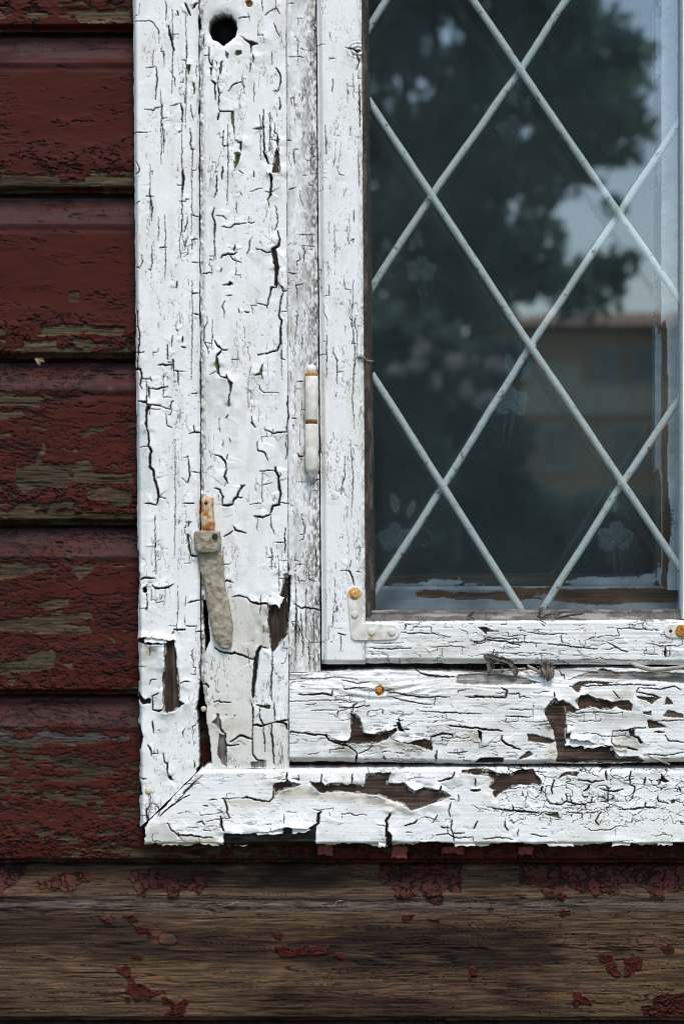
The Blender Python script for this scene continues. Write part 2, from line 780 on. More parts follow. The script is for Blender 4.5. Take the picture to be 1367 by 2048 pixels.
PT('H', '''
brown 2 460,345 490,345 520,380 535,430 540,470 600,480 660,465 720,455 750,440 760,455 740,480 700,510 620,550 540,545 470,540 380,540 330,515 440,525 460,500
dark 1.5 755,405 775,400 800,450 810,465 775,465 760,430
brown 1.5 730,510 760,530 830,540 870,520 930,515 975,520 980,490 990,590 950,580 880,550 810,545
dark 1.5 1280,455 1310,460 1305,555 1300,520 1285,500
dark 1 1260,670 1300,635 1367,628 1450,632 1450,668
brown 1.8 190,790 270,795 290,815 330,795 400,800 440,815 470,800 540,825 555,800 555,740 720,730 710,770 705,800 760,805 810,800 840,830 870,850 930,830 1000,840 1060,850 1110,885 1080,905 1000,930 950,945 880,970 850,980 800,940 740,920 640,880 540,870 400,855 270,865 240,850
dark 1.8 716,985 722,1010 700,1050 704,1110 722,1140 730,1215 688,1215 680,1150 685,1080 682,1040 700,1015
''')
PT('I', '''
brown 1.5 0,710 100,710 150,735 240,740 290,715 380,710 400,745 430,770 440,800 430,820 300,810 200,850 160,875 140,900 120,870 130,850 100,830 115,780 90,750 0,745 -80,735 -80,715
brown 2.4 520,240 540,255 555,290 600,305 600,330 640,325 590,350 600,420 600,510 680,520 740,525 800,555 890,550 905,590 940,625 1060,625 1110,655 1100,668 530,668 540,600 525,520 510,460 475,390 455,345 460,310 490,280
brown 1.5 660,270 690,230 740,225 800,250 860,260 900,275 940,265 1000,260 1030,290 1020,330 960,325 920,300 880,320 820,320 780,305 740,315 690,320 670,300
green .8 1050,235 1180,240 1210,245 1170,270 1150,290 1120,265 1060,250
green .8 1090,335 1150,330 1150,360 1100,350
dark 1 1000,455 1045,450 1040,490 1070,500 1100,540 1075,545 1060,510 1010,490
grey .4 -100,100 0,92 220,100 340,120 440,150 200,158 0,160 -120,150
grey .4 600,130 760,80 1200,80 1380,90 1380,150 1080,130 780,115
brown 1 580,730 680,725 670,760 620,750 590,750 540,775
green .6 450,1000 540,990 560,1025 480,1010
dark .8 1215,735 1245,770 1270,790 1240,800 1210,790
green .3 1275,915 1292,905 1310,915 1300,932 1280,932
grey .4 -387,60 -250,40 -100,60 -100,72 -300,78
''')
PT('J', 'dark 1 1290,440 1330,435 1367,450 1340,460 1340,490 1310,460')
PT('P', '''
hole 0 447,26 462,29 472,40 475,55 470,72 458,82 447,91 436,83 423,76 418,60 420,42 430,30
rust .3 491,2 499,0 506,6 502,14 494,13
rust .2 750,1374 760,1370 768,1376 766,1388 756,1392 750,1386
dark .6 574,1150 581,1150 580,1210 575,1240
dark 1 820,1697 838,1684 870,1682 905,1686 930,1697
dark 1 980,1697 1002,1685 1040,1684 1052,1688 1075,1697
dark 1 1180,1697 1215,1683 1262,1685 1300,1697
dark .8 700,1697 716,1685 738,1697
dark .8 1110,1697 1122,1686 1140,1697
dark .8 1325,1697 1340,1684 1375,1684 1375,1697
dark 1 300,1697 312,1684 322,1697
dark .8 262,1440 279,1450 287,1475 281,1500 262,1500
dark .8 262,1560 281,1566 284,1590 262,1600
dark .8 262,1330 277,1340 279,1362 262,1370
''')

TINT = []      # older or dirtier paint: (rgb multiplier, softness px, points)
def TN(crop, c, soft, s):
    TINT.append((np.array(c), soft, pts(crop, s)))
BEIGE = (0.74, 0.70, 0.63)
TN('E', (0.84, 0.80, 0.73), 14, '660,520 690,640 700,800 720,940 560,940 520,700 500,540')
TN('F', BEIGE, 4, '865,20 1000,35 990,150 1005,240 1010,345 945,340 930,200 880,120 860,40')
TN('F', (0.88, 0.86, 0.815), 20, '540,370 620,370 730,395 890,430 885,700 880,935 560,935 560,650')
TN('G', (0.86, 0.84, 0.795), 14, '560,-10 880,-10 1130,20 1125,340 600,345')
TN('F', (0.78, 0.75, 0.69), 14, '720,-60 870,20 880,120 930,210 940,330 890,425 760,375 720,350')
TN('F', (0.86, 0.86, 0.86), 5, '70,320 245,325 240,420 230,560 235,740 160,700 60,660')
TN('F', (0.7, 0.64, 0.56), 10, '80,340 180,345 190,420 110,415')
TN('G', (0.72, 0.70, 0.65), 3, '105,830 140,770 250,735 300,790 340,830 340,895 150,895')
TN('G', (0.74, 0.69, 0.60), 4, '350,828 440,828 520,845 620,850 640,890 380,890')
TN('G', (0.70, 0.64, 0.54), 9, '700,570 870,575 1000,592 900,612 800,612 720,600')
TN('G', (0.72, 0.66, 0.55), 9, '1040,540 1100,500 1215,475 1300,500 1367,560 1250,560 1120,555')
TN('H', (0.70, 0.63, 0.52), 10, '255,868 400,858 540,872 640,884 740,924 840,985 850,1005 700,960 500,915 260,905')
TN('H', (0.78, 0.73, 0.64), 7, '320,520 450,562 500,605 440,640 380,590')
TN('H', (0.80, 0.76, 0.68), 7, '600,555 730,515 860,552 960,585 900,610 720,570 600,600')
TN('H', (0.76, 0.72, 0.64), 6, '1130,500 1280,455 1300,555 1200,540')
TN('I', (0.74, 0.72, 0.66), 3, '900,462 1000,458 1060,510 1080,585 980,565 910,555')
TN('I', (0.78, 0.74, 0.66), 10, '440,360 510,460 530,560 525,650 490,650 480,560 450,450')
TN('I', (0.76, 0.73, 0.66), 4, '700,220 800,235 940,260 1000,250 1040,270 1020,200 920,200 720,205')
TN('D', (0.86, 0.87, 0.86), 10, '515,110 620,90 690,140 715,240 690,400 600,420 520,300')
TN('D', (0.80, 0.83, 0.83), 6, '50,310 110,310 120,480 135,620 145,770 190,935 50,935 45,500')
TN('D', (0.84, 0.84, 0.83), 6, '1030,540 1125,530 1125,720 1080,640')
TN('P', (0.72, 0.66, 0.55), 8, '742,1362 775,1366 790,1382 765,1378')

# ------------------------------------------------------------------ the relief-board builder
def dense(a, b, d0, d1, step, coarse=24):
    """positions from a to b, fine inside d0..d1"""
    out = []
    if a < d0: out += list(np.linspace(a, d0, max(2, int((d0 - a) / coarse) + 1))[:-1])
    lo, hi = max(a, d0), min(b, d1)
    out += list(np.linspace(lo, hi, int((hi - lo) / step) + 1))
    if b > d1: out += list(np.linspace(d1, b, max(2, int((b - d1) / coarse) + 1))[1:])
    return np.array(out)

class Field:
    def __init__(s, U, V, warp=2.2, wseed=3, ws=16.0):
        s.U, s.V = U, V
        s.Uw = U + warp * 2 * (fbm(U / ws, V / ws, wseed, 4, 0.62) - 0.5) * 1.6
        s.Vw = V + warp * 2 * (fbm(U / ws + 50, V / ws, wseed + 5, 4, 0.62) - 0.5) * 1.6
        s.rmin = np.maximum.accumulate(V.min(1)); s.rmax = np.maximum.accumulate(V.max(1))
        s.cmin = np.maximum.accumulate(U.min(0)); s.cmax = np.maximum.accumulate(U.max(0))
    def win(s, x0, y0, x1, y1):
        i0 = np.searchsorted(s.rmax, y0); i1 = np.searchsorted(s.rmin, y1)
        j0 = np.searchsorted(s.cmax, x0); j1 = np.searchsorted(s.cmin, x1)
        if i1 <= i0 or j1 <= j0: return None
        return slice(i0, i1), slice(j0, j1)
    def line(s, F, p, w, taper=True, reach=14, side=None, sg=0):
        n = len(p)
        for k in range(n - 1):
            (x0, y0), (x1, y1) = p[k], p[k + 1]
            W = s.win(min(x0, x1) - reach, min(y0, y1) - reach, max(x0, x1) + reach, max(y0, y1) + reach)
            if W is None: continue
            U = s.Uw[W]; V = s.Vw[W]
            dx, dy = x1 - x0, y1 - y0
            L = dx * dx + dy * dy + 1e-9
            t = np.clip(((U - x0) * dx + (V - y0) * dy) / L, 0, 1)
            d = np.hypot(U - x0 - t * dx, V - y0 - t * dy)
            g = (k + t) / (n - 1)
            ww = w * (0.45 + 0.55 * np.sin(np.pi * (0.06 + 0.88 * g))) if taper else w
            c = ww / 2 - d
            if side is not None:
                up = c > F[W]
                cr = np.sign((U - x0) * dy - (V - y0) * dx) * sg
                side[W] = np.where(up, np.clip(cr, 0, 1) * np.sin(np.pi * np.clip(g, 0.0, 1)) ** 0.7 * min(w, 4.5) / 3.0, side[W])
            F[W] = np.maximum(F[W], c)
    def poly(s, p, reach=40, warp=True):
        xs = [a for a, b in p]; ys = [b for a, b in p]
        W = s.win(min(xs) - reach, min(ys) - reach, max(xs) + reach, max(ys) + reach)
        if W is None: return None, None
        U = s.Uw[W] if warp else s.U[W]; V = s.Vw[W] if warp else s.V[W]
        d = np.full(U.shape, 1e4, np.float32); ins = np.zeros(U.shape, bool)
        for k in range(len(p)):
            (x0, y0), (x1, y1) = p[k - 1], p[k]
            dx, dy = x1 - x0, y1 - y0
            t = np.clip(((U - x0) * dx + (V - y0) * dy) / (dx * dx + dy * dy + 1e-9), 0, 1)
            d = np.minimum(d, np.hypot(U - x0 - t * dx, V - y0 - t * dy))
            if y0 != y1:
                c = ((y0 > V) != (y1 > V)) & (U < (x1 - x0) * (V - y0) / (y1 - y0) + x0)
                ins ^= c
        return W, np.where(ins, d, -d)

def comps(P):
    """label connected true cells by runs; returns int array (0 = none)"""
    H, Wd = P.shape
    lab = np.zeros((H, Wd), np.int32)
    par = [0]
    def find(a):
        while par[a] != a:
            par[a] = par[par[a]]; a = par[a]
        return a
    prev = []
    for i in range(H):
        r = np.flatnonzero(np.diff(np.concatenate(([0], P[i].view(np.int8), [0]))))
        cur = []
        k = 0
        for a, b in zip(r[::2], r[1::2]):
            l = 0
            while k < len(prev) and prev[k][1] <= a: k += 1
            q = k
            while q < len(prev) and prev[q][0] < b:
                f = find(prev[q][2])
                if l == 0: l = f
                elif f != l: par[f] = l
                q += 1
            if l == 0:
                l = len(par); par.append(l)
            cur.append((a, b, l)); lab[i, a:b] = l
        prev = cur
    root = np.array([find(k) for k in range(len(par))], np.int32)
    return root[lab]

def mesh_from(name, co, quads, colr):
    used = np.zeros(len(co), bool); used[quads.ravel()] = True
    idx = np.cumsum(used) - 1
    q = idx[quads].astype(np.int32)
    me = bpy.data.meshes.new(name)
    me.vertices.add(int(used.sum())); me.loops.add(q.size); me.polygons.add(len(q))
    me.vertices.foreach_set('co', co[used].astype(np.float32).ravel())
    me.loops.foreach_set('vertex_index', q.ravel())
    me.polygons.foreach_set('loop_start', np.arange(0, q.size, 4, dtype=np.int32))
    me.polygons.foreach_set('use_smooth', np.ones(len(q), bool))
    at = me.color_attributes.new('albedo', 'FLOAT_COLOR', 'POINT')
    c4 = np.ones((int(used.sum()), 4), np.float32); c4[:, :3] = colr[used]
    at.data.foreach_set('color', c4.ravel())
    me.update()
    return me

def build_board(name, parent, U, V, hmm, h0, rgb, paint, mats, back=-40, flake_min=70, max_flakes=40, label=None, coat='paint_coat'):
    """U,V photo pixel grids; hmm relief in mm over plane h0 mm; paint bool grid (vertices)"""
    H, W = U.shape
    k = (CAMD - h0 / 1000) / CAMD
    X = (U - 683.5) * S * k; Z = CZ + (1024 - V) * S * k; Y = -(h0 + hmm) / 1000.0
    co = np.stack([X, Y, Z], -1).reshape(-1, 3)
    cl = np.clip(rgb, 0.002, 0.9).reshape(-1, 3)
    ii = np.arange(H * W).reshape(H, W)
    quads = np.stack([ii[:-1, :-1], ii[1:, :-1], ii[1:, 1:], ii[:-1, 1:]], -1)
    pm = paint.astype(np.float32)
    fp = (pm[:-1, :-1] + pm[1:, :-1] + pm[1:, 1:] + pm[:-1, 1:]) >= 2
    # rim: the board's sides
    ring = np.concatenate([ii[0, :-1], ii[:-1, -1], ii[-1, :0:-1], ii[:0:-1, 0]])
    rc = co[ring].copy(); rc[:, 1] = -(h0 + back) / 1000.0
    base = len(co); n = len(ring)
    co = np.concatenate([co, rc]); cl = np.concatenate([cl, cl[ring]])
    nx = np.roll(np.arange(n), -1)
    side = np.stack([ring, ring[nx], base + nx, base + np.arange(n)], -1)
    backq = []
    wood = np.concatenate([quads[~fp], side])
    o = link(name, mesh_from(name, co, wood, cl), parent, mats[1])
    if label: o['label'] = label
    if fp.any():
        lb = comps(fp)
        cnt = np.bincount(lb.ravel()); cnt[0] = 0
        main = int(cnt.argmax())
        order = [c for c in np.argsort(-cnt) if cnt[c] >= flake_min and c != main][:max_flakes]
        rest = fp.copy()
        for c in order:
            s = lb == c
            link('paint_flake', mesh_from('paint_flake', co, quads[s], cl), o, mats[0])
            rest &= ~s
        if rest.any():
            link(coat, mesh_from(coat, co, quads[rest], cl), o, mats[0])
    return o

BARE = {'brown': lin(74, 57, 48, 0.8), 'dark': lin(40, 33, 28, 0.7), 'green': lin(92, 98, 66, 0.8), 'grey': lin(132, 128, 122),
        'hole': np.array([0.012, 0.011, 0.010]), 'rust': lin(165, 110, 50)}

def white_board(name, parent, U, V, prof, h0, axis, back=-40, dirt=0.25, ncrack=140, clen=60, hair=0.5, seed=1,
                thick=1.25, alligator=None, base=(0.82, 0.82, 0.812), label=None, grooves=(), und=0.35, edge_wear=3.0, wood=None, peel=0.0, grainy=0.25, grime_shade_f=None, nplate=8):
    g = np.random.default_rng(seed * 101 + 5)
    F = Field(U, V, 1.35, seed, 8.5)
    crack = np.full(U.shape, -60.0); bare = np.full(U.shape, -60.0)
    bareb = np.full(U.shape, -60.0); lift = np.zeros(U.shape); deep = np.full(U.shape, -60.0)
    x0, x1, y0, y1 = U.min(), U.max(), V.min(), V.max(); sidel = np.zeros(U.shape)
    # grain coordinates
    A, B = (U, V) if axis == 'v' else (V, U)       # A across the grain, B along
    grain = fbm(A / 3.2, B / 140, seed + 2, 4, 0.6)
    wcol = lin(84, 68, 56) if wood is None else np.array(wood)
    fib = vn(A / 1.7, B / 45, seed + 9)
    grain = np.clip(0.62 * ss(0.2, 0.8, grain) + 0.38 * fib, 0, 1)
    woodc = wcol * (0.3 + 1.25 * grain[..., None])
    for w, p in CRACKS:
        if max(a for a, b in p) < x0 - 5 or min(a for a, b in p) > x1 + 5 or max(b for a, b in p) < y0 - 5 or min(b for a, b in p) > y1 + 5: continue
        F.line(crack, p, max(w * 1.4, 1.5), reach=48, side=sidel, sg=g.choice([-1, 1]))
    for w, p in grooves:
        F.line(crack, p, w, taper=False)
    # fine random checks along the grain with jogs across it
    for _ in range(ncrack):
        u = g.uniform(max(x0, -5), min(x1, 1372)); v = g.uniform(max(y0, -5), min(y1, 1700))
        L = g.exponential(clen * 0.45) + 5
        p = [(u, v)]; w = g.uniform(0.7, 1.5) + (g.random() < 0.12) * 0.9
        s = 1
        while L > 0:
            d = g.uniform(4, 16); L -= d
            if g.random() < 0.22:
                d *= 0.7; da, db = g.choice([-1, 1]) * d, g.normal(0, 1.5)
            else:
                da, db = g.normal(0, 1.6), d
            if axis == 'v': u += da; v += db
            else: v += da; u += db
            p.append((u, v))
        F.line(crack, p, w, reach=9)
    # longer splits with square ticks off to the side: the plates
    for _ in range(nplate):
        u = g.uniform(max(x0, -5), min(x1, 1372)); v = g.uniform(max(y0, -5), min(y1, 1700))
        w = g.uniform(1.0, 2.3); ln = g.uniform(35, 95); p = [(u, v)]
        steps = int(ln / 11)
        for q in range(steps):
            da = g.normal(0, 0.7) + (g.choice([-1, 1]) * g.uniform(4, 8) if g.random() < 0.16 else 0); db = ln / steps
            u, v = (u + da, v + db) if axis == 'v' else (u + db, v + da)
            p.append((u, v))
            if g.random() < 0.22:
                tk = g.choice([-1, 1]) * g.uniform(8, 24); sl = g.normal(0, 2)
                F.line(crack, [(u, v), (u + tk, v + sl) if axis == 'v' else (u + sl, v + tk)], w * 0.7, reach=9)
        F.line(crack, p, w, reach=30, side=sidel, sg=g.choice([-1, 1]))
    # hairlines: level sets of stretched noise, shown only here and there
    n1 = fbm(A / 9, B / 42, seed + 7, 3)
    gate = fbm(A / 30, B / 70, seed + 11, 3)
    hl = (0.012 + 0.03 * hair * ss(0.5, 0.75, gate)) - np.abs(n1 - 0.5)
    fine = ss(-0.004, 0.02, hl) * ss(0.54 - 0.08 * hair, 0.64, gate)
    # pin specks and short dashes
    n2 = vn(A / 1.9, B / 5.5, seed + 13)
    spk = ss(0.82, 0.93, n2) * ss(0.42, 0.66, fbm(A / 40, B / 60, seed + 15, 3))
    if alligator is not None:
        ax, by, amt, reg = alligator
        qx = fbm(U / 25, V / 25, seed + 14, 3) - 0.5; qy = fbm(U / 25, V / 25, seed + 17, 3) - 0.5
        f1, f2, cid = worley(F.Uw / ax + 1.6 * qx, F.Vw / by + 1.6 * qy, seed + 4)
        rg = reg(U, V) * ss(0.35, 0.55, fbm(U / 90, V / 60, seed + 9, 3) + 0.12)
        crack = np.maximum(crack, np.where(rg > 0.3, (0.05 * amt - (f2 - f1)) * min(ax, by), -60))
        lift += rg * 0.9 * (f1 ** 2) * (0.3 + cid)
    if peel > 0:
        f1, f2, cid = worley(F.Uw / (60 if axis == 'h' else 20), F.Vw / (20 if axis == 'h' else 60), seed + 6)
        rm = (cid < peel * ss(0.45, 0.7, fbm(U / 120, V / 120, seed + 3, 2)))
        bare = np.maximum(bare, np.where(rm, (f2 - f1) * 10 - 1.0, -60))
    bc = woodc.copy()
    for kind, lf, p in PATCH:
        W, sdv = F.poly(p)
        if W is None: continue
        c = BARE[kind]
        vis = sdv > -3
        bc[W] = np.where(vis[..., None], (c * (0.75 + 0.5 * ss(0.3, 0.7, fbm(U[W] / 25, V[W] / 25, seed + 20, 3))[..., None]) + np.array([0.03, 0.03, 0.03]) * ss(0.55, 0.75, fbm(A[W] / 5, B[W] / 60, seed + 23, 3))[..., None]) * (0.3 + 1.25 * grain[W][..., None]) if kind not in ('hole',) else c, bc[W])
        if kind == 'hole':
            deep[W] = np.maximum(deep[W], sdv)
        bare[W] = np.maximum(bare[W], sdv)
        if kind == 'brown': bareb[W] = np.maximum(bareb[W], sdv)
        if lf > 0:
            nn = 0.25 + 1.5 * ss(0.25, 0.8, vn(U[W] / 19, V[W] / 19, seed + 1))
            lift[W] = np.maximum(lift[W], 1.15 * lf * nn * np.exp(-np.clip(-sdv, 0, None) / 13.0))
    # worn arrises
    if edge_wear > 0:
        pass
    rw = 4.5 * ss(0.42, 0.8, fbm(U / 14, V / 14, seed + 17, 3))
    old = ss(0.2, 1.2, bareb) * ss(0.3, 0.8, rw) * (1 - ss(rw, rw + 1.2, bare)) * (deep < -3) * ss(-0.2, -1, crack)
    bc = bc * (1 - old[..., None]) + np.array([0.40, 0.375, 0.32]) * (0.7 + 0.5 * vn(U / 4, V / 4, seed + 2)[..., None]) * old[..., None]
    e = np.minimum(-crack, -bare)
    m = ss(-0.55, 0.55, e)
    lip = 1.0 * sidel * (0.4 + 0.9 * vn(U / 34, V / 34, seed + 8)) * np.exp(-np.clip(-crack, 0, None) / 17.0)
    lift = lift + lip + 0.25 * vn(U / 9, V / 9, seed + 19) * np.exp(-np.clip(-crack, 0, None) / 3.0)
    base_h = prof(U, V)
    wrel = -0.55 * (1 - grain) - 0.25 + 0.35 * old
    unders = und * (fbm(U / 45, V / 60, seed + 21, 3) - 0.5) * 2.2 + 0.09 * (fbm(U / 7, V / 7, seed + 22, 3) - 0.5) * 2 + grainy * (grain - 0.5)
    ph = base_h + thick + unders + lift - 0.55 * fine - 0.35 * spk
    ck = ss(-0.8, 0.4, crack) * (bare < 0)
    bc = bc * (1 - ck[..., None]) + np.array([0.018, 0.016, 0.014]) * ck[..., None]
    wh = base_h + wrel - 0.9 * ss(0, 3, crack)
    h = wh * (1 - m) + ph * m
    h = h - 26 * ss(-0.6, 2.0, deep)
    # paint colour
    pc = np.ones(U.shape + (3,)) * np.array(base)
    dn = ss(0.42, 0.8, fbm(A / 18, B / 55, seed + 16, 4)) * dirt
    pc *= (1 - dn[..., None] * np.array([0.42, 0.44, 0.49]))
    st = ss(0.5, 0.8, fbm(U / 70, V / 110, seed + 6, 4)) * 0.16          # faint yellowing
    pc *= (1 - st[..., None] * np.array([0.25, 0.35, 0.6]))
    if grime_shade_f is not None:
        gq = np.clip(grime_shade_f(U, V) * ss(0.30, 0.72, fbm(A / 3.2, B / (8 if axis == 'v' else 45), seed + 12, 4)), 0, 1)[..., None]
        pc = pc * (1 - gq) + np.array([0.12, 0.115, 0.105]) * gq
    pc *= (1 - 0.06 * (fbm(U / 5, V / 5, seed + 18, 3)[..., None] - 0.5))
    grime = np.clip(0.75 * fine + 0.62 * spk, 0, 1)
    pc = pc * (1 - grime[..., None]) + np.array([0.16, 0.155, 0.145]) * grime[..., None]
    for c, soft, p in TINT:
        W, sdv = F.poly(p, warp=True)
        if W is None: continue
        t = ss(-soft, soft, sdv)[..., None]
        pc[W] = pc[W] * (1 - t + t * c)
    rgb = bc * (1 - m[..., None]) + pc * m[..., None]
    return build_board(name, parent, U, V, h, h0, rgb, m > 0.5, (M_white, M_wood_v if axis == 'v' else M_wood_h), back=back, label=label)

ST = 1.3
def vgrid(L, Rr, T, B, step=ST, d0=-8, d1=2056, n=None, rag=1.2, seed=0):
    """upright board: L, Rr functions of v; T number; B function of a or number"""
    n = n or int(abs(Rr(800) - L(800)) / step) + 1
    a = np.linspace(0, 1, n)[None, :]
    Bf = B if callable(B) else (lambda q: np.full_like(q, B))
    Bm = float(np.max(Bf(a)))
    v = dense(T, Bm, d0, d1, step)[:, None]
    V = T + (v - T) / (Bm - T) * (Bf(a) - T)
    rn = rag * 2 * (fbm(V / 22, V * 0 + 3.3, seed, 4, 0.6) - 0.5); rm = rag * 2 * (fbm(V / 22, V * 0 + 9.1, seed + 3, 4, 0.6) - 0.5)
    U = (L(V) + rn) * (1 - a) + (Rr(V) + rm) * a
    return U, V
def hgrid(T, B, L, Rr, step=ST, d0=-8, d1=1375, n=None, rag=1.2, seed=0, coarse=24, ragb=None):
    n = n or int(abs(B(700) - T(700)) / step) + 1
    b = np.linspace(0, 1, n)[:, None]
    Lf = L if callable(L) else (lambda q: np.full_like(q, L))
    Lm = float(np.min(Lf(b)))
    u = dense(Lm, Rr, d0, d1, step, coarse)[None, :]
    U = Rr - (Rr - u) / (Rr - Lm) * (Rr - Lf(b))
    tn = rag * 2 * (fbm(U / 22, U * 0 + 3.3, seed, 4, 0.6) - 0.5); bn = (ragb or rag) * 2 * (fbm(U / 22, U * 0 + 9.1, seed + 3, 4, 0.6) - 0.5)
    V = (T(U) + tn) * (1 - b) + (B(U) + bn) * b
    return U, V

TOP = -260      # everything is carried this far above the frame
RGT = 1560

# ------------------------------------------------------------------ THE RED WALL
wall = thing('clapboard_wall', 'dark red clapboard wall with flaking paint and bare brown lowest board', 'wall', (0, 0.03, CZ))
COURSE = [-610, -275, 58, 381, 713, 1046, 1386, 1724, 2041, 2372, 2700]
SID_H0 = -24
def sid_prof(t, P):
    """relief (mm) of one moulded course, t px below its top joint"""
    z = -13 * (1 - ss(3, 14, t))
    s = np.clip(t / 66.0, 0, 1)
    z = z - 11.5 * (1 - s ** 2.2)
    z = z + 0.9 * np.exp(-((t - 66) / 7.0) ** 2) - 0.7 * np.exp(-((t - 80) / 5.0) ** 2)
    lip = ss(P - 46, P - 34, t)
    z = z - 0.6 * lip + 2.4 * ss(P - 120, P - 46, t)
    z = z - 10 * ss(P - 10, P - 1, t) ** 1.5
    return z
RED_BARE = {}
def RB(crop, s):
    RED_BARE.setdefault('x', []).append(pts(crop, s))
for s in ('0,560 180,560 160,600 0,600', '70,850 150,820 170,745 185,760 175,820 280,840 285,900 270,930 150,925 95,950 65,900',
          '290,830 360,815 380,870 530,870 530,905 310,915 300,880', '350,925 460,925 530,940 530,985 440,980 360,975',
          '310,715 350,695 460,675 420,695 340,722', '0,710 45,705 40,725 0,725', '0,625 90,620 100,640 0,655',
          '275,145 320,140 315,180 280,180', '185,280 340,275 500,285 490,318 330,312 200,322 150,318',
          '0,300 30,285 25,310 0,316', '100,340 230,335 230,365 330,372 340,345 380,350 360,390 520,360 540,400 120,398 80,395', '430,520 455,525 440,540'):
    RB('L3', s)
for s in ('0,205 200,205 210,225 60,260 0,270', '280,210 385,205 380,225 320,275 300,240', '130,360 280,340 270,380 190,390',
          '0,430 200,410 360,400 370,430 250,440 370,460 370,480 200,490 0,475', '0,600 100,590 130,560 220,550 220,620 150,635 0,640',
          '245,600 300,600 290,630', '440,500 470,510 460,530', '255,150 285,155 280,180 262,178', '60,5 250,0 530,5 540,35 30,38'):
    RB('L5', s)
for s in ('0,700 240,695 245,720 340,725 345,705 530,700 535,745 0,755', '230,10 330,5 350,20 240,24', '300,45 520,40 530,90 320,95'):
    RB('L1', s)
FLAKES7 = [pts('L7', s) for s in (
    '145,460 210,430 355,415 355,465 300,470 290,500 265,495 230,490 155,490', '0,380 90,375 110,400 80,450 20,490 10,515 -20,515 -20,380',
    '515,415 600,410 680,440 740,455 790,432 825,440 830,480 795,505 780,490 725,490 720,520 680,525 665,490 595,487 580,510 560,510 525,480',
    '400,600 430,595 455,625 415,622', '490,590 550,585 560,610 520,615', '530,620 600,640 605,660 555,660', '520,745 570,745 570,768 530,765',
    '465,795 520,790 525,820 545,850 600,870 640,900 600,925 545,920 510,900 515,850', '500,910 522,910 525,938 505,940', '640,885 670,882 665,905',
    '645,910 690,915 700,940 740,915 755,930 740,1003 650,1006 655,985 685,965 680,945 650,940', '1080,655 1130,660 1125,690 1095,680',
    '1095,715 1160,705 1165,730 1220,705 1225,750 1170,755 1130,760', '1235,708 1310,710 1315,740 1240,745', '1330,750 1367,740 1367,765')] + [pts('L8', s) for s in (
    '150,385 330,380 480,385 485,500 440,500 410,480 400,545 350,548 330,515 310,490 300,515 225,528 205,500 200,470 155,470',
    '720,380 1000,385 1180,390 1420,390 1420,480 1320,500 1285,495 1280,520 1235,522 1220,490 1180,470 1110,470 1115,505 1070,510 1050,480 1055,500 1015,515 990,500 940,500 900,470 850,485 800,478 710,470',
    '795,482 850,490 895,505 885,535 840,522 800,500', '575,555 605,553 608,568 575,570', '245,588 285,585 280,605 250,615', '875,570 910,565 915,590 875,595',
    '345,600 400,597 398,615 350,612', '508,795 545,795 545,815 535,845 512,850 510,820', '1032,740 1080,745 1090,770 1115,810 1115,835 1085,838 1055,800 1055,780 1030,775',
    '1125,760 1200,750 1205,780 1185,810 1125,835', '1280,705 1320,715 1335,735 1310,748 1278,725', '920,895 950,895 960,905 1000,935 995,950 955,940 930,955 918,920',
    '1245,910 1300,895 1420,890 1420,1000 1200,1000 1200,950 1240,940')]
RED = lin(104, 47, 36, 0.45); REDP = lin(100, 72, 72, 0.44)
TAN = lin(112, 98, 72, 0.70); BRN = lin(78, 62, 48, 0.46); GRYW = lin(118, 112, 110, 0.52)

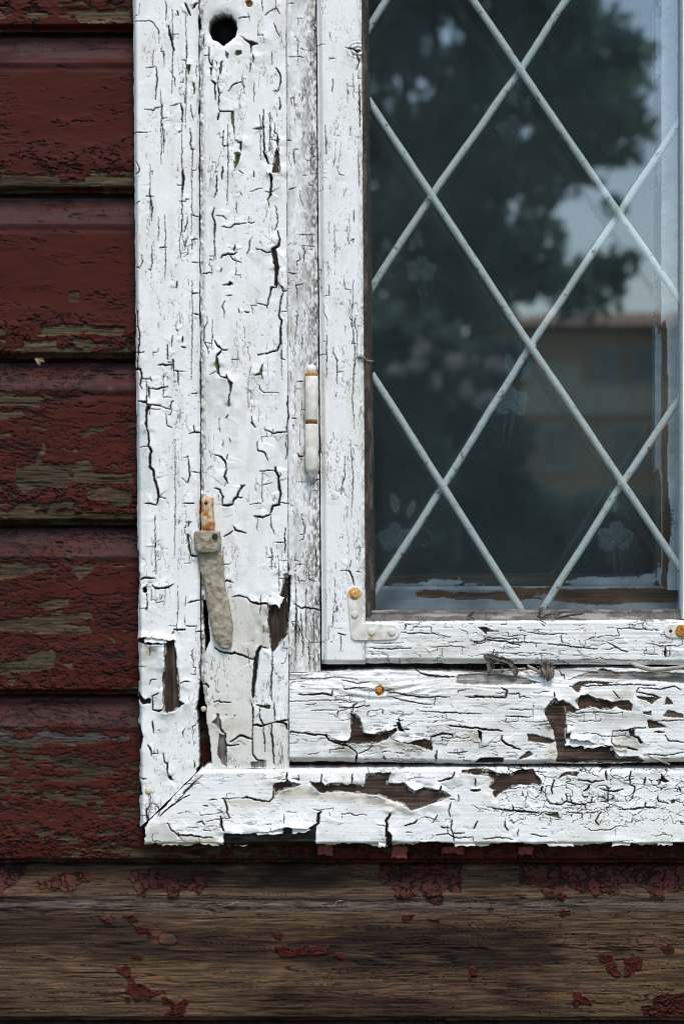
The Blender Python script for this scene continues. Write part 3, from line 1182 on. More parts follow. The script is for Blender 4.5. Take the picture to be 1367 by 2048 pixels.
def siding(i):
    T0, B0 = COURSE[i], COURSE[i + 1]
    P = B0 - T0
    shown = 0 <= i - 1 <= 7
    low = i >= 6                       # the courses that pass below the window
    cs = 24 if shown else 60
    st = (1.6 if i == 7 else 1.9) if shown else 14.0
    right = 2200 if low else 300       # courses beside the window stop behind the casing
    d1 = 1375 if low else 290
    sd_ = 30 + i
    U, V = hgrid(lambda u: T0 + 0 * u, lambda u: B0 + 3.0 + 0 * u, -700, right, step=st, d0=-8, d1=d1, rag=2.4, seed=i, n=int(P / st))
    if not shown: pass
    F = Field(U, V, 3.0, i)
    t = V - T0
    grain = fbm(V / 3.4 + 2.5 * fbm(U / 160, V / 60, sd_ + 4, 2), U / 110, sd_, 4, 0.62)
    grain = 0.5 * grain + 0.25 * fbm(U / 9, V / 3, sd_ + 3, 3) + 0.25 * fbm(V / 1.6, U / 24, sd_ + 1, 2)
    broad = fbm(U / 260, V / 45, sd_ + 2, 4)
    # ---- wood
    wc = TAN * (1 - broad[..., None]) + BRN * broad[..., None]
    if i >= 7:
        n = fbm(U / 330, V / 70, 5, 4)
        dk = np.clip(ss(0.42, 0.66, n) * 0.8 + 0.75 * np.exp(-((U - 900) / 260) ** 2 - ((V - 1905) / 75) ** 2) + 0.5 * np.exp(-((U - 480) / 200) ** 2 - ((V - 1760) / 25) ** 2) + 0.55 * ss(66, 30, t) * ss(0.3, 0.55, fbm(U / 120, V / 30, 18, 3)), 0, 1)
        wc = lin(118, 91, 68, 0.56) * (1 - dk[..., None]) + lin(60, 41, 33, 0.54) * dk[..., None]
        yl = ss(0.52, 0.75, fbm(U / 70, V / 12, 9, 5)) * 0.35 * ss(0.4, 0.6, fbm(U / 300, V / 90, 15, 2))
        wc = wc * (1 - yl[..., None]) + lin(138, 110, 66, 0.5) * yl[..., None]
        gs = np.exp(-((t - 84) / 16.0) ** 2)[..., None] * ss(0.2, 0.6, fbm(V / 2.6, U / 200, 12, 3))[..., None]
        wc = wc * (1 - gs * .7) + GRYW * gs * .7
    elif i == 6:
        wc = wc * 0.55 + 0.30 * BRN
        gs = np.exp(-((t - 84) / 14.0) ** 2)[..., None]
        wc = wc * (1 - gs) + GRYW * 0.8 * gs
    wc = wc * (0.68 + 0.64 * ss(0.15, 0.85, grain)[..., None])
    spl = ss(0.03, 0.0, np.abs(fbm(V / 13, U / 260, sd_ + 6, 3) - 0.5)) * ss(0.5, 0.62, fbm(V / 40, U / 120, sd_ + 8, 2))
    wob = V + 9 * (fbm(U / 190, V / 70, sd_ + 16, 3) - 0.5)
    if i == 7: wob = wob + 16 * np.exp(-((U - 345) / 60) ** 2 - ((V - 1880) / 40) ** 2) * np.sign(V - 1880) * np.exp(-np.abs(V - 1880) / 30)
    for q, (sc_, ln_, wd_) in enumerate(((8.0, 300, 0.022), (19.0, 520, 0.014), (4.5, 120, 0.035))):
        lv = np.abs(fbm(wob / sc_, U / ln_, sd_ + 5 + q, 2) - 0.5)
        spl = np.maximum(spl, ss(wd_, 0.0, lv) * ss(0.46, 0.66, fbm(V / 30 + q * 9, U / 140, sd_ + 9 + q, 2)) * (.7, 1.0, .6)[q])
    rp = (wob + 14 * fbm(U / 300, V / 60, sd_ + 21, 2)) / (6.0 + 5.0 * fbm(V / 60, U / 900, sd_ + 3, 2))
    rl = ss(0.36, 0.06, np.abs(rp % 1.0 - 0.5) * 2) * ss(0.35, 0.7, fbm(V / 5, U / 60, sd_ + 22, 3))
    wc = wc * (1 - 0.6 * rl[..., None])
    fib = 0.6 * vn(wob / 1.7, U / 40, sd_ + 10) + 0.4 * vn(wob / 3.6, U / 75, sd_ + 12)
    fib = ss(0.2, 0.8, fib)
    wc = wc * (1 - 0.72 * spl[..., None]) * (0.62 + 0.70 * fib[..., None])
    wh = 1.0 * (grain - 0.5) - 0.5 * rl - 1.3 * spl + 0.5 * (fib - 0.5)
    # the knot in the lowest full board
    if i == 7:
        kx = (U - 336 + 7 * (fbm(U / 18, V / 18, 3, 3) - 0.5)) / 1.5; ky = V - 1880 + 7 * (fbm(U / 18, V / 18, 8, 3) - 0.5)
        kd = np.hypot(kx, ky)
        rings = 0.5 + 0.5 * np.sin(kd * 1.3 + 4 * vn(U / 12, V / 12, 3))
        kk = (ss(13, 8, kd) * 0.85)[..., None]
        wc = wc * (1 - kk) + (lin(92, 76, 62, 0.8) * (0.7 + 0.35 * rings[..., None])) * kk
        kr = (ss(16, 9, np.hypot((U - 316) / 1.2, V - 1873)) * 0.7)[..., None]
        wc = wc * (1 - kr) + lin(110, 66, 48, 0.8) * (0.6 + 0.6 * fib[..., None]) * kr
        kc = (np.exp(-((kd - 13) / 1.6) ** 2) * 0.7)[..., None]
        wc = wc * (1 - kc * 0.8)
        wh = wh + 0.7 * ss(14, 6, kd) - 0.8 * kc[..., 0]
    # ---- paint
    jx = 1.1 * (fbm(U / 18, V / 10, sd_ + 2, 3) - 0.5); jy = 1.1 * (fbm(U / 18, V / 10, sd_ + 6, 3) - 0.5)
    f1, f2, cid = worley(F.Uw / (26.0 if i < 7 else 19) + jx, F.Vw / (9.0 if i < 7 else 10) + jy, sd_ % 20)
    g1, g2, gid = worley(F.Uw / 60.0 + jx, F.Vw / 13.0 + jy, (sd_ + 3) % 20)
    h1, h2, hid = worley(F.Uw / 58.0 + jx, F.Vw / 52.0 + jy, (sd_ + 7) % 20)
    paint_e = np.full(U.shape, 30.0); crk = np.full(U.shape, 30.0)
    if i == 7:
        paint_e[:] = -40
        for p in FLAKES7:
            W, s_ = F.poly(p, reach=12)
            if W is not None: paint_e[W] = np.maximum(paint_e[W], s_)
        paint_e = paint_e + 7 * (fbm(U / 11, V / 11, 14, 3) - 0.56)
        inside = paint_e > 0
        v1_, v2_, vid = worley(F.Uw / 25.0 + 1.3 * jx, F.Vw / 62.0 + jy, 15)
        vert = (v2_ - v1_) * 14
        zone = (V < 1806)
        crk = np.where(zone, vert - 1.5, 30)
        crk = np.minimum(crk, (g2 - g1) * 14 - 0.9)
        crk = np.where((V > 1955) & (U > 1270), np.minimum(crk, (f2 - f1) * 11 - 1.3), crk)
        crk = np.where(inside, crk, 30)
        paint_e = np.minimum(paint_e, crk)
    else:
        # how much of each zone has flaked
        pz = {0: .04, 1: .05, 2: .03, 3: .05, 4: .17, 5: .20, 6: .48, 8: .3, 9: .3}.get(i, .3)
        dens = pz * ss(0.25, 0.75, fbm(U / 130, V / 30, sd_ + 1, 3)) * 1.7
        dens = dens + 0.75 * ss(P - 52, P - 34, t) * ss(0.40, 0.58, fbm(U / 60, V / 25, sd_ + 9, 3)) * {1: 1, 2: 1, 3: 1, 4: .75, 5: .1, 6: .15}.get(i, .6)      # lower lip
        dens = dens * (0.15 + 0.85 * ss(30, 110, t))                                                          # cove keeps its paint
        if i == 6: dens = dens + 0.55 * np.exp(-((t - 84) / 16.0) ** 2) - 0.4 * ss(P - 60, P - 40, t) * (U > 640)
        if i in (2, 3): dens = dens * (0.3 + 0.7 * ss(P - 110, P - 60, t))
        gone = (0.55 * cid + 0.45 * gid) < dens * 0.72
        paint_e = np.where(gone, -np.minimum((f2 - f1) * 12, 6), paint_e)
        for p in RED_BARE['x']:
            W, s_ = F.poly(p, reach=12)
            if W is not None: paint_e[W] = np.minimum(paint_e[W], -s_)
        # fine level cracks, more of them on the lower boards; torn plates along each lower lip
        pre = paint_e > 0
        low_ = ss(P - 105, P - 55, t)
        act = ss(0.44, 0.60, fbm(U / 110, V / 40, sd_ + 14, 3) + (0.10 if i >= 4 else -0.10))
        crk = np.full(U.shape, 30.0)
        for q, (sc_, ln_) in enumerate(((13.0, 95.0), (7.0, 60.0))):
            lv = np.abs(fbm(F.Vw / sc_, F.Uw / ln_, sd_ + q, 3) - 0.5)
            gt = ss(0.46, 0.58, fbm(V / 22 + 5 * q, U / 70, sd_ + 11 + q, 3) + 0.10 * act - (0.11 if i < 4 else 0.04))
            crk = np.minimum(crk, np.where(gt > 0.05, (lv - 0.022 * gt) * sc_ * 3.2, 30))
        vt = np.where(act * (0.3 if i < 4 else 1) > 0.62, (f2 - f1) * 11 - 0.75, 30)
        crk = np.minimum(crk, vt)
        lipc = np.where(low_ * ss(0.36, 0.5, fbm(U / 55, V / 90, sd_ + 19, 2)) > 0.35, (h2 - h1) * 28 - 2.0, 30)
        crk = np.minimum(crk, lipc)
        paint_e = np.minimum(paint_e, crk)
        crk = np.where(pre, crk, 30)
    m = ss(-0.8, 0.8, paint_e)
    isc = (crk < 0.6)[..., None]
    wc = np.where(isc, lin(36, 22, 20) * (0.6 + 0.6 * grain[..., None]), wc)
    curl = np.exp(-np.clip(paint_e, 0, None) / 4.0) * (0.4 + 1.5 * vn(U / 13, V / 13, sd_ + 5))
    curl = curl * (0.42 if i < 7 else 1.2) * (1 + 2.0 * ss(P - 105, P - 45, t) * (i < 7))
    ridge = 0.35 * (fbm(U / 30, V / 6, sd_ + 7, 3) - 0.5) + 0.35 * (fbm(U / 6, V / 6, sd_ + 17, 3) - 0.5)
    ph = 0.75 + curl + ridge * (0.45 if i >= 4 else 0.25) + 0.5 * (cid - 0.5) * (0.35 if i >= 4 else 0.05)
    rn = fbm(U / 80, V / 24, sd_ + 13, 4)
    pc = RED * (0.72 + 0.5 * rn)[..., None]
    if i == 7: pc = pc * 0.9
    pr = ss(95, 60, t) * 0.85 * ss(0.2, 0.6, fbm(U / 120, V / 10, sd_ + 15, 3))        # cove's purple-grey highlight put into the colour; on the lowest board, dull flakes
    pc = pc * (1 - pr[..., None]) + (lin(110, 64, 57, 0.46) if i == 7 else REDP) * pr[..., None]
    pc = pc * (0.88 + 0.24 * cid[..., None] * (1 if i >= 4 else 0.3) + (0 if i >= 4 else 0.06))
    if i in (1, 2, 3, 4, 5, 6):      # grime streaked over the cove
        gr = ss(0.5, 0.72, fbm(U / 60, V / 12, sd_ + 18, 4)) * (0.5 * ss(110, 50, t) + 0.25)
        pc = pc * (1 - 0.55 * gr[..., None])
    h = sid_prof(t, P) + wh * (1 - m) + ph * m
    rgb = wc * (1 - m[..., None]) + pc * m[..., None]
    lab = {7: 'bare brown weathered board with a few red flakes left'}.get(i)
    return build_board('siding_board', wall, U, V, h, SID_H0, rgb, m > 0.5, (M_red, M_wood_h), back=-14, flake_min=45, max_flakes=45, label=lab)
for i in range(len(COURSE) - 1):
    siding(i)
# boards right of the window (outside the frame) and sheathing behind everything
bm = bmesh.new()
ubox(bm, -700, 700, -610, 2700, -0.075, -0.045)
ubox(bm, 1392, 2200, -610, 2700, -0.075, -0.045)
ubox(bm, 700, 1392, 1262, 2700, -0.075, -0.045)
M_dark = noise_mat('dark_sheathing_wood', (0.02, 0.016, 0.013), (0.05, 0.04, 0.033), 0.9, 200)
obj('sheathing', bm, M_dark, wall, False)
M_redp = noise_mat('plain_red_paint', tuple(RED * 0.7), tuple(RED * 1.1), 0.6, 120)
for k in range(len(COURSE) - 5):
    bm = bmesh.new()
    ubox(bm, 1805, 2200, COURSE[k] + 8, COURSE[k + 1] - 2, -0.045, -0.024)
    obj('siding_board', bm, M_redp, wall, False)

# ------------------------------------------------------------------ THE WINDOW SURROUND
frame = thing('window_frame', 'white window surround with cracked curling paint and a round black hole', 'window frame', (0, 0.0, CZ))
c_L = lambda v: 265 + 14.0 * v / 1650
c_G = lambda v: 397.5 + 3.0 * v / 1000
c_R = lambda v: 571.5 + 5.0 * v / 1300
j_R = lambda v: 631 + 9.0 * v / 1330

def prof_outer(U, V):
    d = U - c_L(V); r = c_G(V) - U
    z = -9 * (1 - ss(-2, 12, d)) ** 2
    z = z - 3.0 * (1 - ss(0, 7, r)) - 0.8 * ss(34, 26, r) + 0.5 * np.exp(-((r - 30) / 3.0) ** 2)
    z = z - 0.5 * ss(60, 0, d)
    return z
mit = lambda a: 1657 - 120 * a - 2.5 * ss(0.75, 1.0, a)
U, V = vgrid(c_L, lambda v: c_G(v) - 1.0, TOP, mit, seed=1, rag=2.0)
U = U + (4.5 * (fbm(V / 12, V * 0 + 2.0, 6, 3) - 0.35)) * ss(26, 0, U - c_L(V)) * ss(1370, 1440, V)
V = V - 5 * (fbm(U / 9, U * 0 + 4.0, 5, 3) - 0.5) * ss(40, 0, 1655 - 121 * (U - 282) / 120 - V)
white_board('casing_board', frame, U, V, prof_outer, 0, 'v', back=-24, dirt=0.24, ncrack=28, hair=0.55, seed=1,
            label='outer casing board with a brown bare gash low down')
def prof_inner(U, V):
    d = U - c_G(V); r = c_R(V) - U
    z = -2.0 * (1 - ss(0, 9, d)) - 0.8 * (1 - ss(0, 5, r)) - 2.0
    hd = np.hypot(U - 447, V - 55)
    z = z - 3.0 * np.exp(-((hd - 24) / 11.0) ** 2) * (hd > 15)
    # chipped, smeared groove beside the joint
    z = z - 2.6 * ss(13, 2, d) * ss(0.35, 0.6, fbm(U / 5, V / 14, 5, 3))
    return z
U, V = vgrid(lambda v: c_G(v) + 1.4, c_R, TOP, 1536, seed=2, rag=1.3)
white_board('casing_board', frame, U, V, prof_inner, 0, 'v', back=-24, dirt=0.28, ncrack=28, hair=0.6, seed=2, grime_shade_f=lambda u, v: 0.9 * ss(16, 1, u - c_G(v)),
            label='inner casing board with the round black hole near its top')
def prof_jamb(U, V):
    q = (U - c_R(V)) / (j_R(V) - c_R(V))
    return -3.0 - 9.0 * ss(0.25, 1.05, q) ** 1.2 - 1.0 * np.exp(-(q / 0.03) ** 2)
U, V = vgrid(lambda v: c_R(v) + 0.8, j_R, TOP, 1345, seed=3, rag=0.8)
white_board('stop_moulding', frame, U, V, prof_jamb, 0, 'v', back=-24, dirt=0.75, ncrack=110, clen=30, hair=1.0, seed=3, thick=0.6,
            grime_shade_f=lambda u, v: 0.25 + 0.75 * ss(0.35, 1.0, (u - c_R(v)) / (j_R(v) - c_R(v))), label='grey dirty crackled moulding beside the hinge', grainy=0.6)  # grime, deepened towards the sash with the recess shade painted in
# sill board: rough top, round nose below
s_T = lambda u: 1344 - 4.0 * ss(600, 1300, u) + 3 * np.sin(u / 70.0)
s_B = lambda u: 1524 + 5.0 * ss(578, 1000, u) * ss(1500, 1000, u)
def prof_sill(U, V):
    t = V - s_T(U); r = s_B(U) - V
    z = 2.5 - 9.0 * (1 - ss(-4, 34, t)) - 11 * (1 - ss(-3, 15, r)) ** 2
    rough = (1 - ss(20, 50, t))
    gl = fbm(V / 4 + 8 * fbm(U / 160, V / 60, 3, 2), U / 120, 6, 4, 0.6)
    kn = np.exp(-((U - 757) / 90) ** 2 - ((V - 1378) / 24) ** 2)
    return z + rough * 2.4 * (gl - 0.5) + 0.45 * (gl - 0.5) * ss(140, 60, t) + kn * 1.0 * np.sin((V + 0.0022 * (U - 757) ** 2) / 2.4)
U, V = hgrid(s_T, s_B, 579, RGT, seed=4, rag=2.6)
white_board('sill_board', frame, U, V, prof_sill, 2, 'h', back=-40, dirt=0.40, ncrack=60, clen=70, hair=0.75, seed=4, thick=0.9,
            base=(0.80, 0.795, 0.78), grainy=0.45, label='rough sill board with brown bare patches', peel=0.12, grime_shade_f=lambda u, v: 0.75 * ss(34, 4, v - s_T(u)))
# bottom casing, mitred at the left
b_T = lambda u: 1537 - 3.0 * ss(500, 900, u) + 3.0 * ss(900, 1367, u)
def b_B(u):
    e = 1689 + 0 * u
    return e
def prof_bottom(U, V):
    t = V - b_T(U); r = b_B(U) - V
    z = 0.5 - 2.0 * (1 - ss(0, 10, t)) - 5.0 * (1 - ss(-2, 10, r)) ** 2 + 1.6 * ss(40, 130, t)
    lft = U - np.maximum(290.0, 403 - 0.98 * (V - 1537))
    return z - 0.9 * (1 - ss(0, 5, lft))
U, V = hgrid(b_T, b_B, lambda b: np.maximum(290.0, 403 - 0.98 * 153 * b), RGT, seed=5, rag=1.8, ragb=7.0)
U = U + 9 * (fbm(V / 10, V * 0 + 1.0, 8, 3) - 0.42) * ss(30, 0, U - np.maximum(290.0, 403 - 0.98 * (V - 1537)))
white_board('bottom_casing', frame, U, V, prof_bottom, 1, 'h', back=-24, dirt=0.22, ncrack=60, clen=45, hair=0.6, seed=5, thick=1.0, und=0.5,
            alligator=(40, 19, 0.6, lambda u, v: ss(960, 1060, u) * ss(1660, 1630, v)), label='bottom casing board with large curled paint plates')
# nail heads and paint blobs on the surround
M_rust = noise_mat('rust_orange', tuple(lin(120, 66, 28)), tuple(lin(206, 150, 70)), 0.85, 500, 0.6)
M_blob = noise_mat('old_cream_paint', tuple(lin(176, 160, 124)), tuple(lin(222, 212, 188)), 0.6, 400, 0.3)
def nail(u, v, h, r, mat, squash=1.0):
    bm = bmesh.new()
    c = wp(u, v, h)
    lathe(bm, c, [(r * 0.3, -0.004), (r, -0.001), (r, 0.0006), (r * 0.75, 0.0016), (r * 0.3, 0.0021)], 'y', 14)
    for q in bm.verts: q.co += Vector((random.uniform(-1, 1), 0, random.uniform(-1, 1))) * r * 0.12
    return obj('nail', bm, mat, frame)
nail(757, 1381, 0.0046, 0.0036, M_rust)
nail(407.5, 1418, -0.004, 0.0028, M_blob)
nail(297.5, 1582, 0.0008, 0.0036, M_blob)
# right-hand casing outside the picture
bm = bmesh.new()
ubox(bm, 1562, 1810, TOP, 1690, -0.024, 0.0)
M_plainw = noise_mat('plain_white_paint', (0.66, 0.67, 0.67), (0.80, 0.81, 0.81), 0.6, 60)
obj('casing_board', bm, M_plainw, frame, False)

# ------------------------------------------------------------------ THE SASH
sash = thing('casement_sash', 'hinged white window sash with diamond glazing bars behind old glass', 'window sash', (0, 0.02, CZ))
st_L = lambda v: 633.5 + 10.0 * v / 1330
st_R = lambda v: 722.5 + 8.0 * v / 1330
def prof_stile(U, V):
    d = U - st_L(V); r = st_R(V) - U; b = 1329 - V
    z = -6.0 * (1 - ss(0, 12, d)) - 1.4 * (1 - ss(0, 6, r)) ** 2 - 5.0 * (1 - ss(0, 10, b))
    kn = np.hypot((U - 716) / 1.4, V - 100)
    return z + 1.6 * np.exp(-(kn / 12) ** 2) * np.sin(kn * 0.9)
U, V = vgrid(st_L, st_R, TOP, 1329, seed=6, rag=0.8)
white_board('stile', sash, U, V, prof_stile, -5, 'v', back=-22, dirt=0.22, ncrack=60, clen=40, hair=0.5, seed=6, thick=0.5, und=0.2, grime_shade_f=lambda u, v: 0.5 * ss(14, 0, st_R(v) - u) + 0.9 * np.exp(-(((u - 714) / 16) ** 2 + ((v - 106) / 18) ** 2)), base=(0.81, 0.81, 0.80))
r_T = lambda u: 1243 - 2.5 * ss(730, 1367, u)
r_B = lambda u: 1327 + 3.0 * ss(730, 1367, u)
def prof_rail(U, V):
    t = V - r_T(U); r = r_B(U) - V
    gl = fbm(V / 3.4, U / 110, 8, 4, 0.6)
    return -6.5 * (1 - ss(0, 12, r)) - 1.0 * (1 - ss(0, 5, t)) - 1.2 * np.exp(-((U - 731) / 2.5) ** 2) + 0.6 * (gl - 0.5)
U, V = hgrid(r_T, r_B, 731, 1462, seed=7, rag=1.4)
white_board('bottom_rail', sash, U, V, prof_rail, -5, 'h', back=-22, dirt=0.34, ncrack=60, clen=70, hair=0.8, seed=7, thick=0.6, grainy=0.45, base=(0.80, 0.797, 0.785))
bm = bmesh.new()
ubox(bm, 1364, 1462, TOP, 1238, -0.027, -0.006)
obj('stile', bm, M_plainw, sash, False)

def putty(U, V, prof, h0, c0, c1, seed, back, name='putty_strip', ax='v'):
    a_, b_ = (U, V) if ax == 'v' else (V, U)
    n = fbm(U / 9, V / 9, seed, 4); n2 = fbm(U / 40, V / 40, seed + 3, 3)
    pk = ss(0.5, 0.72, fbm(a_ / 6, b_ / 40, seed + 5, 3))
    rgb = c0 * (0.55 + 0.9 * n[..., None]) * (1 - pk[..., None]) + c1 * pk[..., None]
    h = prof(U, V) + 1.4 * (n - 0.5) + 1.2 * (n2 - 0.5)
    k = np.zeros(U.shape, bool)
    return build_board(name, sash, U, V, h, h0, rgb, k, (M_putty, M_putty), back=back)
pl_R = lambda v: 737 + 14.0 * v / 1230
U, V = vgrid(lambda v: st_R(v) - 1, pl_R, TOP, 1244, step=1.6, seed=8, rag=1.6)
putty(U, V, lambda U, V: -1.5 - 5.5 * ss(0, 1, (U - st_R(V)) / (pl_R(V) - st_R(V))) + 1.5 * np.exp(-(((U - st_R(V)) / (pl_R(V) - st_R(V)) - 0.45) / 0.2) ** 2),
      -14, lin(58, 52, 48), lin(92, 80, 70), 2, -12)
p_T = lambda u: 1221 - 2 * ss(760, 1367, u)
U, V = hgrid(p_T, lambda u: r_T(u) + 2, 731, 1462, step=1.6, seed=9, rag=2.0)
putty(U, V, lambda U, V: -5 + 5.0 * ss(0, 22, V - p_T(U)) - 1.6 * np.exp(-((V - p_T(U) - 9) / 3.0) ** 2), -14, lin(96, 92, 88), lin(140, 136, 130), 4, -12, ax='h')

def glass_mat(name, f0, dust):
    m = bpy.data.materials.new(name); m.use_nodes = True
    nt = m.node_tree; nt.nodes.clear()
    out = nt.nodes.new('ShaderNodeOutputMaterial')
    tr = nt.nodes.new('ShaderNodeBsdfTransparent'); tr.inputs[0].default_value = (0.92, 0.965, 0.985, 1)
    gl = nt.nodes.new('ShaderNodeBsdfGlossy'); gl.inputs['Roughness'].default_value = 0.0
    lw = nt.nodes.new('ShaderNodeLayerWeight'); lw.inputs[0].default_value = 0.5
    pw = nt.nodes.new('ShaderNodeMath'); pw.operation = 'POWER'; pw.inputs[1].default_value = 5
    nt.links.new(lw.outputs['Facing'], pw.inputs[0])
    ma = nt.nodes.new('ShaderNodeMath'); ma.operation = 'MULTIPLY_ADD'; ma.inputs[1].default_value = 1 - f0; ma.inputs[2].default_value = f0
    nt.links.new(pw.outputs[0], ma.inputs[0])
    mx = nt.nodes.new('ShaderNodeMixShader')
    nt.links.new(ma.outputs[0], mx.inputs[0]); nt.links.new(tr.outputs[0], mx.inputs[1]); nt.links.new(gl.outputs[0], mx.inputs[2])
    # dust film with finger-sized streaks and specks
    tc = nt.nodes.new('ShaderNodeTexCoord')
    n1 = nt.nodes.new('ShaderNodeTexNoise'); n1.inputs['Scale'].default_value = 12; n1.inputs['Detail'].default_value = 6
    n2 = nt.nodes.new('ShaderNodeTexNoise'); n2.inputs['Scale'].default_value = 900; n2.inputs['Detail'].default_value = 2
    nt.links.new(tc.outputs['Object'], n1.inputs[0]); nt.links.new(tc.outputs['Object'], n2.inputs[0])
    r1 = nt.nodes.new('ShaderNodeMapRange'); r1.inputs[1].default_value = 0.35; r1.inputs[2].default_value = 0.75; r1.inputs[3].default_value = dust * 0.5; r1.inputs[4].default_value = dust * 1.5
    nt.links.new(n1.outputs[0], r1.inputs[0])
    r2 = nt.nodes.new('ShaderNodeMapRange'); r2.inputs[1].default_value = 0.58; r2.inputs[2].default_value = 0.72; r2.inputs[3].default_value = 0.5; r2.inputs[4].default_value = 14.0
    nt.links.new(n2.outputs[0], r2.inputs[0])
    mm = nt.nodes.new('ShaderNodeMath'); mm.operation = 'MULTIPLY'
    nt.links.new(r1.outputs[0], mm.inputs[0]); nt.links.new(r2.outputs[0], mm.inputs[1])
    df = nt.nodes.new('ShaderNodeBsdfDiffuse'); df.inputs[0].default_value = (0.45, 0.46, 0.45, 1)
    m2 = nt.nodes.new('ShaderNodeMixShader')
    nt.links.new(mm.outputs[0], m2.inputs[0]); nt.links.new(mx.outputs[0], m2.inputs[1]); nt.links.new(df.outputs[0], m2.inputs[2])
    nt.links.new(m2.outputs[0], out.inputs[0])
    return m
M_glass = glass_mat('old_window_glass', 0.145, 0.010)
M_glass2 = glass_mat('inner_window_glass', 0.07, 0.004)
bm = bmesh.new()
ubox(bm, 726, 1380, TOP, 1238, -0.0225, -0.0200)
obj('glass_pane', bm, M_glass, sash, False)

# diamond glazing bars just behind the pane
M_bar = noise_mat('chalky_bar_paint', (0.70, 0.68, 0.62), (0.84, 0.82, 0.76), 0.6, 260, 0.5, 0.0006, c2=(0.22, 0.20, 0.17), s2=170, lo2=0.61, hi2=0.69)
def bar(p, h, r=0.0038):
    bm = bmesh.new()
    P = [wp(u, v, h) for u, v in p]
    out = []; rad = []
    for k in range(len(P) - 1):
        n = max(4, int((P[k + 1] - P[k]).length / 0.004))
        for q in range(n + (k == len(P) - 2)):
            c = P[k].lerp(P[k + 1], q / n)
            s = (c.x * 31 + c.z * 47) * 3
            out.append(c + Vector((math.sin(s * .4) * 0.0003, 0, math.cos(s * .7) * 0.0002)))
            rad.append(r * (1 + 0.02 * math.sin(s * 2) + random.uniform(-0.02, 0.02)))
    tube(bm, out, rad, 12)
    return obj('glazing_bar', bm, M_bar, sash)
HB, HF = -0.0345, -0.0275
bar([(760, -280), (945, 0), (1040, 140), (1235, 425), (1372, 620)], HF)
bar([(735, 198), (865, 395), (1060, 692), (1243, 965), (1375, 1160)], HF)
bar([(742, 748), (885, 972), (1042, 1222)], HF)
bar([(736, 585), (862, 392), (1040, 140), (1132, -2), (1320, -300)], HB)
bar([(744, 1192), (885, 974), (1060, 692), (1236, 428), (1375, 218)], HB)
bar([(1082, 1222), (1243, 967), (1375, 772)], HB)
bar([(724, 78), (772, 0), (930, -250)], HB)
bar([(1210, -280), (1375, -30)], HF)
for (u, v) in ((885, 972), (1236, 426), (1243, 966), (1062, 692), (863, 393), (1040, 140)):
    bm = bmesh.new()
    bmesh.ops.create_icosphere(bm, subdivisions=2, radius=0.0040)
    for q in bm.verts: q.co = wp(u, v, -0.0272) + Vector((q.co.x * 1.25, q.co.y * 0.8, q.co.z * 1.25)) + Vector((random.uniform(-1, 1), 0, random.uniform(-1, 1))) * 0.0004
    obj('bar_joint', bm, M_bar, sash)

# hinge
M_hinge = noise_mat('yellowed_hinge_paint', tuple(lin(205, 200, 186)), tuple(lin(232, 229, 220)), 0.5, 120, 0.3, 0.0005, c2=tuple(lin(150, 120, 84)), s2=90, lo2=0.62, hi2=0.74)
hx = 622.5
hinge_h = 0.0005
def zlen(v0, v1): return (v1 - v0) * S
def hinge_piece(name, prof, mat):
    bm = bmesh.new()
    c = wp(hx, 840, hinge_h)
    lathe(bm, c, [(r * S, -(v - 840) * S) for r, v in prof], 'z', 22)
    return obj(name, bm, mat, hinge)
bm = bmesh.new()
ubox(bm, 618, 636, 765, 930, -0.014, -0.0055)
hinge = obj('hinge', bm, M_hinge, sash, False)
hinge_piece('finial', [(2, 729), (7, 731), (10.5, 737), (9.5, 743), (7, 747)], M_hinge)
hinge_piece('knuckle', [(9, 746), (12.2, 749), (12.4, 790), (12.2, 838), (11.4, 841)], M_hinge)
hinge_piece('rust_ring', [(10.8, 840), (11.8, 842), (11.8, 847), (10.8, 849)], noise_mat('dark_rust', tuple(lin(52, 30, 20)), tuple(lin(150, 92, 44)), 0.9, 500))
hinge_piece('knuckle', [(11.4, 848), (12.3, 850), (12.6, 900), (12.2, 936), (10, 942), (6, 946), (4.5, 952), (1.5, 957)], M_hinge)
hinge_piece('rust_ring', [(11.6, 745.5), (12.5, 747), (12.6, 750), (12.3, 752)], M_rust)

# corner brackets
M_rust2 = noise_mat('pale_rust', tuple(lin(176, 118, 56)), tuple(lin(214, 182, 126)), 0.85, 260, 0.6)
M_brk = noise_mat('painted_iron', tuple(lin(196, 190, 178)), tuple(lin(226, 223, 215)), 0.55, 150, 0.5, 0.0008, c2=tuple(lin(176, 128, 62)), s2=55, lo2=0.62, hi2=0.72)
def plate(outline, h, th, mat, name, parent):
    bm = bmesh.new()
    f = bm.faces.new([bm.verts.new(wp(u, v, h)) for u, v in outline])
    if f.normal.y > 0: f.normal_flip()
    r = bmesh.ops.extrude_face_region(bm, geom=[f])
    for q in [g for g in r['geom'] if isinstance(g, bmesh.types.BMVert)]: q.co.y -= th
    bmesh.ops.recalc_face_normals(bm, faces=bm.faces)
    es = [e for e in bm.edges if abs(e.verts[0].co.y - e.verts[1].co.y) < 1e-6 and e.verts[0].co.y < -h - th / 2]
    bmesh.ops.bevel(bm, geom=es, offset=0.0006, segments=1, affect='EDGES')
    return obj(name, bm, mat, parent, False)
def rnd(cu, cv, r, a0, a1, n=7):
    return [(cu + r * math.cos(R(a0 + (a1 - a0) * k / (n - 1))), cv + r * math.sin(R(a0 + (a1 - a0) * k / (n - 1)))) for k in range(n)]
def screw(u, v, h, parent, mat, r=7.5):
    bm = bmesh.new()
    rr = r * S
    lathe(bm, wp(u, v, h), [(rr, 0), (rr, 0.0006), (rr * 0.8, 0.0013), (rr * 0.4, 0.0016)], 'y', 16)
    return obj('screw', bm, mat, parent)
